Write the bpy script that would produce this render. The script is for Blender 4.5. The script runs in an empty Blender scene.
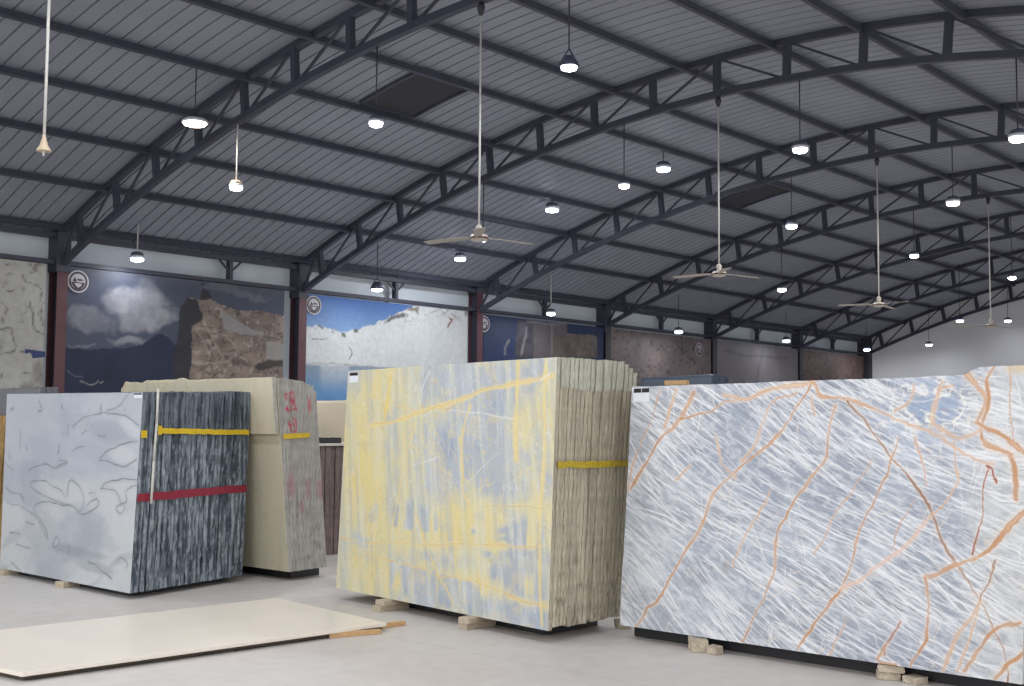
import bpy, bmesh, math, random
import numpy as np
from mathutils import Matrix, Vector

# ------------------------------------------------------------------ camera, world, exposure
scene = bpy.context.scene
cam_data = bpy.data.cameras.new('camera')
cam = bpy.data.objects.new('camera', cam_data)
scene.collection.objects.link(cam)
cam_data.sensor_width = 36.0
cam_data.lens = 41.09
cam_data.clip_end = 200
cam.matrix_world = Matrix(((0.668831, -0.057606, -0.741179, 0.0),
                           (-0.743377, -0.041769, -0.667568, 0.0),
                           (0.007498, 0.997465, -0.07076, 1.6),
                           (0, 0, 0, 1)))
scene.camera = cam
scene.view_settings.view_transform = 'Standard'
scene.view_settings.look = 'None'
scene.view_settings.gamma = 1.0
scene.view_settings.use_curve_mapping = False
scene.view_settings.exposure = 0.75
WORLD = 1.0            # overcast daylight through the open front of the hall
LAMP = 30.0            # watts of each pendant lamp
world = bpy.data.worlds.new('world'); scene.world = world
world.use_nodes = True
bg = world.node_tree.nodes['Background']
bg.inputs[0].default_value = (0.97, 0.975, 1.0, 1)
bg.inputs[1].default_value = WORLD

COL = scene.collection
rng = np.random.default_rng(7)

FEAT = {"blue":[[1.5,"o",[[0.089,0.987],[0.061,0.846],[0.026,0.724],[0.01,0.601],[0.005,0.559]]],[4,"o",[[0.188,0.972],[0.151,0.865],[0.094,0.775],[0.052,0.663],[0.016,0.57]]],[2.2,"o",[[0.151,0.865],[0.238,0.883],[0.285,0.92],[0.346,0.937],[0.437,0.98],[0.512,0.995]]],[4,"l",[[0.278,0.949],[0.346,0.937],[0.437,0.98],[0.512,0.995]]],[3,"o",[[0.512,0.995],[0.478,0.896],[0.437,0.805],[0.38,0.74],[0.316,0.643],[0.27,0.574],[0.246,0.476],[0.207,0.365],[0.16,0.251],[0.126,0.147],[0.083,0.079],[0.054,0.009]]],[2,"l",[[0.476,0.96],[0.413,0.916],[0.366,0.767],[0.329,0.682]]],[4,"o",[[0.505,1.0],[0.52,0.985],[0.538,0.939],[0.599,0.928],[0.669,0.882]]],[3,"l",[[0.669,0.882],[0.738,0.83],[0.803,0.787],[0.887,0.715],[0.927,0.7]]],[2.6,"b",[[0.599,0.919],[0.648,0.831],[0.708,0.719],[0.766,0.619],[0.801,0.521],[0.825,0.44],[0.869,0.347],[0.912,0.248]]],[1.6,"b",[[0.912,0.248],[0.944,0.157],[0.974,0.06],[0.976,-0.009]]],[2.4,"o",[[0.57,0.902],[0.557,0.814],[0.56,0.716],[0.513,0.615],[0.461,0.493],[0.438,0.399],[0.43,0.251],[0.401,0.153],[0.378,0.074],[0.36,-0.001]]],[1.8,"o",[[0.728,0.787],[0.699,0.65],[0.658,0.527],[0.629,0.367],[0.61,0.241]]],[2.6,"o",[[0.61,0.241],[0.554,0.134],[0.526,0.066],[0.499,0.003]]],[3,"p",[[0.796,0.504],[0.741,0.397],[0.688,0.322],[0.638,0.263],[0.61,0.241]]],[6,"o",[[1.003,0.553],[0.963,0.486],[0.935,0.436],[0.898,0.383]]],[4,"o",[[0.898,0.383],[0.838,0.334],[0.797,0.307]]],[2.4,"o",[[0.798,0.304],[0.801,0.204],[0.799,0.104],[0.78,0.033],[0.763,-0.013]]],[4,"l",[[0.912,0.248],[0.884,0.17],[0.856,0.099],[0.844,-0.002]]],[2,"b",[[0.937,0.388],[0.925,0.306],[0.91,0.247]]],[2,"l",[[0.91,0.247],[0.895,0.14],[0.874,0.013]]],[5,"o",[[0.998,0.191],[0.953,0.167],[0.917,0.095],[0.889,0.016]]],[4,"o",[[1.012,0.116],[0.981,0.062],[0.949,0.003]]],[2,"r",[[0.918,0.691],[0.91,0.61],[0.911,0.522],[0.896,0.448],[0.892,0.399]]],[3,"r",[[0.914,0.694],[0.925,0.679],[0.935,0.636]]],[6,"o",[[0.87,1.0],[0.89,0.95],[0.906,0.909],[0.902,0.869],[0.888,0.837]]],[5,"o",[[0.923,1.005],[0.91,0.949],[0.914,0.884],[0.902,0.812],[0.925,0.756],[0.96,0.732],[0.972,0.661],[0.979,0.583]]],[5,"o",[[0.893,0.836],[0.939,0.804],[0.993,0.725]]],[6,"o",[[0.915,0.764],[0.965,0.733]]],[1.5,"o",[[0.956,1.019],[0.961,0.915],[0.969,0.756]]],[2,"l",[[0.844,0.96],[0.809,0.937],[0.795,0.871],[0.794,0.812]]],[3,"l",[[0.818,0.97],[0.809,0.92],[0.802,0.821],[0.865,0.779],[0.904,0.82]]],[2,"l",[[0.755,0.973],[0.746,0.906],[0.714,0.873]]],[1.5,"l",[[0.761,0.787],[0.779,0.704],[0.793,0.621]]],[1.5,"l",[[0.845,0.771],[0.854,0.64],[0.822,0.539],[0.796,0.504]]],[1,"o",[[0.762,0.568],[0.728,0.464],[0.719,0.386]]],[1.2,"l",[[0.664,0.701],[0.61,0.576],[0.567,0.466],[0.534,0.355]]],[2.5,"r",[[0.749,0.141],[0.729,0.098],[0.713,0.069],[0.711,0.035]]],[3,"o",[[0.713,0.069],[0.698,0.006],[0.737,0.006]]],[1.5,"l",[[0.614,0.136],[0.598,0.063],[0.585,0.007]]],[3,"l",[[0.139,0.985],[0.12,0.905],[0.107,0.826]]],[1.5,"l",[[0.513,0.949],[0.519,0.859]]],[2,"l",[[0.256,0.786],[0.273,0.69],[0.317,0.615]]],[2,"l",[[0.188,0.668],[0.146,0.607]]],[2,"w",[[0.372,0.224],[0.439,0.197],[0.5,0.261]]],[2.5,"w",[[0.278,0.555],[0.363,0.467],[0.408,0.322]]],[2,"l",[[0.412,0.582],[0.377,0.468],[0.328,0.331],[0.319,0.282]]],[2,"w",[[0.231,0.3],[0.318,0.234],[0.375,0.149]]],[3,"w",[[0.665,0.995],[0.757,0.905],[0.82,0.92]]],[3,"w",[[0.818,0.987],[0.861,0.919],[0.843,0.837],[0.769,0.872]]]],"yellow":[[5,"y",[[0.149,0.745],[0.271,0.763],[0.397,0.798],[0.496,0.831],[0.61,0.854],[0.788,0.897],[0.984,0.928]]],[1.5,"o",[[0.149,0.749],[0.271,0.763],[0.397,0.798],[0.496,0.831],[0.61,0.859],[0.788,0.902],[0.984,0.931]]],[2,"y",[[0.388,0.763],[0.346,0.587],[0.306,0.374],[0.264,0.177]]],[4,"y",[[0.645,0.828],[0.617,0.712],[0.62,0.58],[0.628,0.482],[0.659,0.422]]],[1,"o",[[0.619,0.679],[0.628,0.482],[0.659,0.422]]],[2,"y",[[0.4,0.382],[0.467,0.253],[0.532,0.145],[0.604,0.026]]],[1,"o",[[0.4,0.382],[0.467,0.253],[0.532,0.145],[0.604,0.026]]],[1.3,"o",[[0.115,0.213],[0.447,0.254],[0.728,0.279],[0.975,0.298]]],[1.2,"o",[[0.153,0.173],[0.371,0.157],[0.571,0.134],[0.699,0.129]]],[2.5,"o",[[0.699,0.129],[0.821,0.108],[0.903,0.091],[0.995,0.083]]],[1.2,"n",[[0.721,0.432],[0.97,0.443]]],[1.5,"n",[[0.487,0.817],[0.555,0.821],[0.583,0.846]]],[5,"Y",[[0.256,1.018],[0.237,0.891],[0.222,0.773]]],[1.5,"w",[[0.542,1.009],[0.56,0.914],[0.577,0.838]]],[4,"w",[[0.445,0.968],[0.426,0.937],[0.402,0.889]]],[1,"w",[[0.345,0.976],[0.412,0.885],[0.395,0.833]]],[1,"w",[[0.563,0.745],[0.54,0.543],[0.512,0.341]]],[1.6,"w",[[0.418,0.78],[0.507,0.814],[0.669,0.795],[0.844,0.774]]],[6,"y",[[0.849,0.998],[0.846,0.808],[0.847,0.62]]],[1.2,"o",[[0.152,0.875],[0.289,0.835],[0.397,0.798]]],[2.5,"y",[[0.235,0.637],[0.19,0.473],[0.144,0.307]]],[5,"y",[[0.959,0.991],[0.961,0.684],[0.957,0.352],[0.977,0.016]]],[2.5,"w",[[0.937,0.915],[0.976,0.936]]],[2,"y",[[0.187,1.04],[0.114,0.745],[0.1,0.431]]],[2,"w",[[0.379,0.571],[0.507,0.618]]],[1.5,"w",[[0.739,0.22],[0.728,0.078]]],[1.2,"w",[[0.387,0.244],[0.395,0.041]]],[1.5,"o",[[0.975,0.088],[0.994,0.106],[0.99,0.074]]],[1.2,"w",[[0.627,0.498],[0.773,0.641]]],[1.5,"y",[[0.605,0.382],[0.606,0.187]]],[1,"w",[[0.272,0.745],[0.329,0.516],[0.447,0.267]]],[1.5,"o",[[0.007,0.235],[0.114,0.231]]]],"yellowpatch":[[0.096,0.671,0.106,0.297,0.9],[0.217,0.928,0.116,0.089,0.5],[0.158,0.435,0.116,0.178,0.5],[0.41,0.92,0.087,0.089,-0.5],[0.663,0.927,0.173,0.067,-0.7],[0.92,0.947,0.048,0.059,-0.8],[0.546,0.627,0.116,0.163,-1],[0.727,0.697,0.106,0.134,-0.9],[0.33,0.499,0.058,0.134,-0.3],[0.881,0.683,0.096,0.134,0.35],[0.916,0.622,0.058,0.044,-0.3],[0.804,0.524,0.173,0.037,-0.2],[0.775,0.397,0.25,0.067,1],[0.485,0.288,0.27,0.074,0.6],[0.813,0.307,0.193,0.03,0.9],[0.249,0.07,0.135,0.089,0.55],[0.157,0.111,0.116,0.104,0.6],[0.645,0.129,0.231,0.037,0.6],[0.885,0.156,0.116,0.037,0.6],[0.461,0.018,0.231,0.03,-0.1],[0.857,0.038,0.193,0.052,-0.8],[0.126,0.233,0.048,0.03,-1],[0.097,-0.024,0.058,0.059,0.3],[0.69,0.326,0.015,0.015,-1.6],[0.746,0.256,0.015,0.012,-1.8],[0.819,0.357,0.048,0.012,-0.9],[0.812,0.322,0.067,0.009,-1],[0.738,0.049,0.116,0.037,-0.4],[0.47,0.203,0.048,0.022,-0.6],[0.352,0.137,0.023,0.037,-0.6],[0.586,0.201,0.077,0.03,-0.3],[0.881,0.269,0.116,0.022,-0.7],[0.776,0.178,0.019,0.052,-0.9],[0.835,0.179,0.019,0.044,-0.8],[0.957,0.144,0.027,0.059,-1]],"grey":[[[0.213,0.568],[0.258,0.596],[0.34,0.613],[0.424,0.594],[0.48,0.607],[0.511,0.629]],[[0.424,0.594],[0.5,0.629],[0.443,0.63]],[[0.228,0.498],[0.245,0.513],[0.34,0.522],[0.391,0.496],[0.461,0.483],[0.5,0.447]],[[0.229,0.489],[0.304,0.442],[0.4,0.423],[0.516,0.406],[0.585,0.387],[0.632,0.358],[0.704,0.38],[0.752,0.424],[0.729,0.447],[0.67,0.402]],[[0.522,0.449],[0.526,0.508],[0.557,0.53],[0.605,0.496],[0.644,0.441],[0.639,0.391],[0.609,0.364]],[[0.528,0.399],[0.402,0.406],[0.299,0.39],[0.263,0.361],[0.284,0.329],[0.337,0.291],[0.378,0.245],[0.388,0.204]],[[0.765,0.506],[0.793,0.536],[0.883,0.559],[1.002,0.564]],[[0.765,0.506],[0.848,0.504],[0.892,0.467],[0.904,0.444]],[[0.904,0.444],[0.937,0.454],[0.929,0.501],[0.966,0.527],[1.005,0.534]],[[0.909,0.39],[0.877,0.403],[0.879,0.426],[0.914,0.437],[0.931,0.423],[0.909,0.39]],[[0.739,0.656],[0.798,0.705],[0.908,0.739],[0.987,0.753]],[[0.739,0.653],[0.814,0.648],[0.898,0.624],[0.937,0.637],[0.99,0.664]],[[0.778,0.904],[0.84,0.925],[0.878,0.959],[0.916,1.001]],[[0.534,0.826],[0.661,0.886],[0.79,0.89],[0.896,0.875],[0.991,0.826]],[[0.029,0.459],[0.135,0.43],[0.177,0.398]],[[0.042,0.379],[0.171,0.354],[0.286,0.312],[0.341,0.258],[0.378,0.211]],[[0.7,0.127],[0.807,0.086],[0.87,0.061]],[[0.432,0.184],[0.449,0.227],[0.48,0.197],[0.445,0.169],[0.432,0.184]],[[0.539,0.687],[0.581,0.704],[0.619,0.709]],[[0.498,0.834],[0.5,0.782]],[[0.716,0.778],[0.779,0.783]],[[0.442,0.727],[0.438,0.666]],[[0.13,0.791],[0.131,0.699]],[[0.268,0.959],[0.292,0.913],[0.264,0.904]],[[0.059,0.921],[0.036,0.902]],[[0.069,0.215],[0.156,0.215]],[[0.129,0.152],[0.253,0.132]],[[0.096,0.047],[0.176,0.006]],[[0.555,0.181],[0.555,0.141]],[[0.901,0.143],[0.928,0.169],[0.969,0.151],[0.962,0.12]],[[0.595,0.784],[0.637,0.802]],[[0.178,0.719],[0.196,0.683]],[[0.44,0.932],[0.45,0.909]],[[0.684,0.468],[0.726,0.478]],[[0.207,0.279],[0.281,0.269]],[[0.005,0.603],[0.089,0.561]]],"mA":{"rock":[[12.363,2.036],[12.335,2.936],[12.411,3.258],[12.444,3.851],[12.594,4.047],[12.884,4.026],[13.097,4.067],[13.372,3.973],[13.763,3.887],[14.334,3.932],[14.748,3.891],[15.082,3.817],[15.126,2.094]],"shade":[[12.322,2.035],[12.335,2.936],[12.411,3.258],[12.444,3.851],[12.594,4.047],[12.831,4.021],[12.959,3.661],[12.715,3.506],[12.737,2.82],[12.63,2.042]],"pale":[[13.375,3.88],[13.826,3.654],[14.406,3.428],[13.833,3.402],[13.441,3.485]],"pale2":[[14.497,3.313],[14.993,3.268],[14.953,2.922],[14.478,2.925]],"mount":[[10.096,2.969],[10.565,2.923],[11.306,2.993],[11.641,3.069],[11.882,3.225],[12.029,3.315],[12.234,3.224],[12.365,3.119],[12.402,1.947],[10.135,1.906]],"dome":[[12.884,4.026],[12.896,4.166],[12.985,4.244],[13.082,4.22],[13.151,4.072]],"cross":[[12.969,4.219],[12.964,4.395]],"cross2":[[12.917,4.339],[13.014,4.349]],"l1":[[10.178,2.533],[10.313,2.455],[10.47,2.418]],"l2":[[10.442,2.333],[10.565,2.286],[10.723,2.321],[10.767,2.378]],"l3":[[10.814,2.345],[10.928,2.37]],"ledge":[[12.737,2.81],[13.134,2.829],[13.682,2.816]],"ledge2":[[12.742,3.485],[13.116,3.44],[13.555,3.375]],"r1":[[12.796,3.465],[13.13,2.977],[13.413,2.571]],"r2":[[12.949,3.661],[13.344,3.081],[13.571,2.811]],"r3":[[12.928,2.598],[13.136,2.792]],"r4":[[13.442,3.462],[14.019,2.831]],"dark1":[[14.308,2.748],[14.598,2.857],[14.955,2.873]],"snow":[[10.205,2.996],[10.519,2.963],[10.699,2.99]]},"mAcl":[[11.181,3.88,0.459,0.303,1],[11.714,3.837,0.483,0.347,1],[12.072,3.551,0.362,0.26,1],[11.526,3.6,0.531,0.26,0.8],[10.409,3.517,0.386,0.195,0.6],[11.254,3.143,0.459,0.13,0.9],[10.729,3.455,0.29,0.173,0.5],[11.941,4.485,0.579,0.108,0.3],[13.696,4.285,0.724,0.13,0.3]],"mB":{"ridge":[[15.44,3.64],[15.877,3.75],[16.2,3.655],[16.527,3.641],[16.859,3.699],[17.333,3.835],[17.82,4.029],[18.248,4.206],[18.761,4.444],[19.291,4.543],[20.486,4.484]],"line":[[15.491,2.878],[16.153,2.907],[16.709,2.916],[17.352,2.919]],"b1":[[16.733,3.329],[16.789,3.204],[16.706,3.045]],"b2":[[15.664,3.42],[16.107,3.462]],"b3":[[19.769,3.976],[19.909,4.155],[19.829,4.177]],"b4":[[16.337,3.358],[16.392,3.234]],"b5":[[17.477,3.608],[17.551,3.401],[17.417,3.131]],"b6":[[17.271,3.49],[17.241,3.279]],"s1":[[18.992,4.143],[19.604,4.441],[20.081,4.451]],"s2":[[18.11,3.852],[18.621,3.925]],"s3":[[15.877,3.735],[15.973,3.706]],"s4":[[16.502,3.588],[16.541,3.58]],"s5":[[16.872,3.684],[16.913,3.676]],"s6":[[17.821,3.976],[18.034,4.045],[18.323,4.12]],"s7":[[17.139,3.274],[17.179,3.015]],"s8":[[15.481,3.26],[15.575,3.24]]},"mBw":[[15.491,2.853],[16.709,2.906],[16.727,2.122]],"mC":{"box":[[22.923,3.371],[22.883,4.273],[22.66,4.32],[23.238,4.276],[24.273,4.327],[24.3,3.438]],"left":[[22.17,3.335],[22.252,4.29],[22.66,4.32],[22.883,4.273],[22.923,3.371]],"right":[[23.706,3.409],[23.736,3.925],[24.295,4.089],[25.58,4.126],[25.582,3.5]],"c1":[[21.802,3.439],[21.8,3.603],[21.95,3.775]],"c2":[[22.417,3.43],[22.539,3.727],[22.611,4.107]],"c3":[[22.66,4.311],[23.238,4.276],[24.239,4.333]],"c4":[[23.639,3.491],[23.666,4.264]]},"mZ":[[[9.011,3.641],[9.056,3.524],[9.039,3.45]],[[8.948,3.194],[9.15,3.208],[9.206,3.01],[9.255,2.811],[8.964,2.772]],[[9.319,4.156],[9.364,4.058],[9.64,3.982],[9.66,3.778],[9.66,3.448],[9.705,3.369]],[[9.46,3.719],[9.513,3.437],[9.562,3.236],[9.734,3.165]],[[9.063,3.867],[9.165,3.877]],[[8.975,2.497],[9.002,2.318]],[[9.032,4.147],[9.155,4.139]],[[9.384,2.432],[9.487,2.457]],[[9.35,2.803],[9.495,2.803]],[[8.986,4.304],[9.23,4.31]],[[9.482,4.255],[9.565,4.284]]],"tape":[[9.408,2.892],[9.771,2.747]]}


# ------------------------------------------------------------------ numpy noise and painting
def _hash(ix, iy, seed):
    h = (ix.astype(np.int64) * 374761393 + iy.astype(np.int64) * 668265263 + seed * 974634777) & 0xffffffff
    h = ((h ^ (h >> 13)) * 1274126177) & 0xffffffff
    h = h ^ (h >> 16)
    return (h & 0xffff) / 65535.0
def vn(x, y, seed=0):
    x = np.asarray(x, float); y = np.asarray(y, float)
    x, y = np.broadcast_arrays(x, y)
    ix = np.floor(x); iy = np.floor(y); fx = x - ix; fy = y - iy
    fx = fx * fx * (3 - 2 * fx); fy = fy * fy * (3 - 2 * fy)
    a = _hash(ix, iy, seed); b = _hash(ix + 1, iy, seed); c = _hash(ix, iy + 1, seed); d = _hash(ix + 1, iy + 1, seed)
    return (a * (1 - fx) + b * fx) * (1 - fy) + (c * (1 - fx) + d * fx) * fy
def fbm(x, y, seed=0, o=4):
    s = 0; a = .5; t = 0
    for i in range(o):
        s = s + a * vn(np.asarray(x) * 2 ** i, np.asarray(y) * 2 ** i, seed + i * 17); t += a; a *= .5
    return s / t
def ss(a, b, x):
    t = np.clip((x - a) / (b - a), 0, 1); return t * t * (3 - 2 * t)
def lin(c):
    c = np.asarray(c, float) / 255.0
    return np.where(c <= .04045, c / 12.92, ((c + .055) / 1.055) ** 2.4)
def mixc(col, c, m):
    m = np.clip(m, 0, 1)[:, None]
    return col * (1 - m) + np.asarray(c)[None] * m
def smooth(pts, n=5):
    if len(pts) < 3: return pts
    P = [np.array(p, float) for p in pts]; closed = np.allclose(P[0], P[-1])
    P = ([P[-2]] if closed else [2 * P[0] - P[1]]) + P + ([P[2 if len(P) > 2 else 1]] if closed else [2 * P[-1] - P[-2]]); out = []
    for i in range(1, len(P) - 2):
        a, b_, c, d = P[i - 1:i + 3]
        for k in range(n):
            t = k / n; out.append(tuple(.5 * (2 * b_ + (c - a) * t + (2 * a - 5 * b_ + 4 * c - d) * t * t + (3 * b_ - a - 3 * c + d) * t ** 3)))
    out.append(tuple(P[-2])); return out
def pdist(x, y, pts, margin=.13):
    """distance to a polyline, exact within margin of it"""
    d = np.full(x.shape, 1e3)
    for (x0, y0), (x1, y1) in zip(pts[:-1], pts[1:]):
        m = np.nonzero((x > min(x0, x1) - margin) & (x < max(x0, x1) + margin) & (y > min(y0, y1) - margin) & (y < max(y0, y1) + margin))[0]
        if not len(m): continue
        dx, dy = x1 - x0, y1 - y0; L = dx * dx + dy * dy + 1e-12; X = x[m] - x0; Y = y[m] - y0
        t = np.clip((X * dx + Y * dy) / L, 0, 1)
        d[m] = np.minimum(d[m], np.hypot(X - t * dx, Y - t * dy))
    return d
def inpoly(x, y, pts):
    r = np.zeros(x.shape, bool); n = len(pts)
    for i in range(n):
        x0, y0 = pts[i]; x1, y1 = pts[(i + 1) % n]
        if y0 == y1: continue
        c = ((y0 > y) != (y1 > y)) & (x < (x1 - x0) * (y - y0) / (y1 - y0) + x0)
        r ^= c
    return r.astype(float)

# ------------------------------------------------------------------ materials
def mat(name, col, rough=.6, metal=0.0, var=0.12, scale=6.0, bump=0.0, bscale=40.0, emit=None, estr=0.0, stretch=(1, 1, 1), spec=.5):
    m = bpy.data.materials.new(name); m.use_nodes = True
    nt = m.node_tree; b = nt.nodes['Principled BSDF']
    b.inputs['Roughness'].default_value = rough; b.inputs['Metallic'].default_value = metal
    b.inputs['Specular IOR Level'].default_value = spec
    c = lin(col)
    tc = nt.nodes.new('ShaderNodeTexCoord'); mp = nt.nodes.new('ShaderNodeMapping')
    mp.inputs['Scale'].default_value = stretch
    nt.links.new(tc.outputs['Object'], mp.inputs[0])
    n = nt.nodes.new('ShaderNodeTexNoise'); n.inputs['Scale'].default_value = scale; n.inputs['Detail'].default_value = 6
    nt.links.new(mp.outputs[0], n.inputs['Vector'])
    r = nt.nodes.new('ShaderNodeValToRGB')
    r.color_ramp.elements[0].position = .3; r.color_ramp.elements[1].position = .7
    r.color_ramp.elements[0].color = (*(c * (1 - var)), 1); r.color_ramp.elements[1].color = (*np.minimum(c * (1 + var), 1), 1)
    nt.links.new(n.outputs['Fac'], r.inputs[0]); nt.links.new(r.outputs[0], b.inputs['Base Color'])
    if bump:
        n2 = nt.nodes.new('ShaderNodeTexNoise'); n2.inputs['Scale'].default_value = bscale; n2.inputs['Detail'].default_value = 5
        nt.links.new(mp.outputs[0], n2.inputs['Vector'])
        bp = nt.nodes.new('ShaderNodeBump'); bp.inputs['Strength'].default_value = bump; bp.inputs['Distance'].default_value = .02
        nt.links.new(n2.outputs['Fac'], bp.inputs['Height']); nt.links.new(bp.outputs[0], b.inputs['Normal'])
    if emit is not None:
        b.inputs['Emission Color'].default_value = (*lin(emit), 1); b.inputs['Emission Strength'].default_value = estr
    return m
def vmat(name, rough=.5, fine=.10, fscale=90, bump=.15, stretch=(1, 1, 1), spec=.5):
    m = bpy.data.materials.new(name); m.use_nodes = True
    nt = m.node_tree; b = nt.nodes['Principled BSDF']; b.inputs['Roughness'].default_value = rough
    b.inputs['Specular IOR Level'].default_value = spec
    at = nt.nodes.new('ShaderNodeAttribute'); at.attribute_name = 'Col'
    tc = nt.nodes.new('ShaderNodeTexCoord'); mp = nt.nodes.new('ShaderNodeMapping'); mp.inputs['Scale'].default_value = stretch
    nt.links.new(tc.outputs['Object'], mp.inputs[0])
    n = nt.nodes.new('ShaderNodeTexNoise'); n.inputs['Scale'].default_value = fscale; n.inputs['Detail'].default_value = 4
    nt.links.new(mp.outputs[0], n.inputs['Vector'])
    mr = nt.nodes.new('ShaderNodeMapRange'); mr.inputs[1].default_value = .3; mr.inputs[2].default_value = .7
    mr.inputs[3].default_value = 1 - fine; mr.inputs[4].default_value = 1 + fine
    nt.links.new(n.outputs['Fac'], mr.inputs[0])
    mx = nt.nodes.new('ShaderNodeVectorMath'); mx.operation = 'SCALE'
    nt.links.new(at.outputs['Color'], mx.inputs[0]); nt.links.new(mr.outputs[0], mx.inputs['Scale'])
    nt.links.new(mx.outputs[0], b.inputs['Base Color'])
    if bump:
        bp = nt.nodes.new('ShaderNodeBump'); bp.inputs['Strength'].default_value = bump; bp.inputs['Distance'].default_value = .01
        nt.links.new(n.outputs['Fac'], bp.inputs['Height']); nt.links.new(bp.outputs[0], b.inputs['Normal'])
    return m

M = {}
M['steel'] = mat('navy_grey_steel', (58, 60, 74), .55, 0, .1, 3, .05)
M['purlin'] = mat('purlin_paint', (62, 64, 78), .55, 0, .1, 3, .05)
M['sheet'] = mat('ribbed_roof_sheet', (140, 144, 156), .55, 0, .06, .8, .03, 8)
M['maroon'] = mat('maroon_column_paint', (82, 50, 57), .55, 0, .12, 4, .1)
M['darkcol'] = mat('dark_column_paint', (50, 49, 58), .55, 0, .1, 4, .1)
M['wallpanel'] = mat('pale_wall_panel', (196, 205, 213), .6, 0, .06, 1.2, .03)
M['endwall'] = mat('end_wall_plaster', (226, 227, 230), .8, 0, .05, .7, .05)
M['rod'] = mat('pale_rod', (205, 203, 198), .45, 0, .05)
M['darkrod'] = mat('dark_rod', (52, 52, 58), .5, 0, .05)
M['blade'] = mat('fan_blade', (168, 160, 150), .45, 0, .06)
M['motor'] = mat('fan_motor', (185, 178, 168), .4, 0, .06)
M['bronze'] = mat('fan_trim', (92, 66, 55), .4, 0, .06)
M['housing'] = mat('lamp_housing', (70, 72, 92), .4, 0, .06)
M['cream_cap'] = mat('lamp_cap', (196, 178, 152), .5, 0, .06)
M['white_ring'] = mat('lamp_ring', (200, 205, 215), .4, 0, .04)
M['lens'] = mat('lamp_lens', (255, 255, 255), .3, 0, 0, emit=(238, 242, 255), estr=9)
M['lens_warm'] = mat('lamp_lens_warm', (255, 250, 240), .3, 0, 0, emit=(255, 236, 214), estr=9)
M['timber'] = mat('pale_timber', (186, 172, 150), .8, 0, .18, 14, .3, 60, stretch=(1, 6, 6))
M['fresh_timber'] = mat('fresh_timber', (200, 162, 116), .8, 0, .18, 14, .3, 60, stretch=(1, 6, 6))
M['offcut'] = mat('stone_offcut', (182, 170, 150), .85, 0, .2, 20, .5, 50)
M['yellow'] = mat('yellow_strap', (224, 190, 30), .5, 0, .1, 12)
M['oldyellow'] = mat('stained_yellow_strap', (190, 165, 40), .65, 0, .28, 45)
M['red'] = mat('crimson_strap', (142, 28, 56), .5, 0, .12, 12)
M['cord'] = mat('white_cord', (205, 205, 196), .7, 0, .12, 20)
M['label'] = mat('white_label', (225, 228, 234), .5, 0, .03)
M['labelblack'] = mat('black_label_band', (22, 22, 28), .5, 0, .05)
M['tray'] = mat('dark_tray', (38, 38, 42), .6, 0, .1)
M['vent'] = mat('dark_vent_panel', (44, 46, 54), .7, 0, .15, 5)
M['emblem_white'] = mat('emblem_white', (168, 166, 174), .5, 0, .03)
M['emblem_dark'] = mat('emblem_dark', (54, 42, 48), .5, 0, .05)
M['tape'] = mat('blue_tape', (34, 48, 96), .6, 0, .1)
M['slab'] = vmat('polished_stone', .28, .05, 60, .02)
M['edge'] = vmat('rough_stone_edge', .85, .22, 55, .6, (1, 1, .25), .3)
M['print'] = vmat('printed_board', .55, .08, 9, .0, spec=.3)

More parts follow.
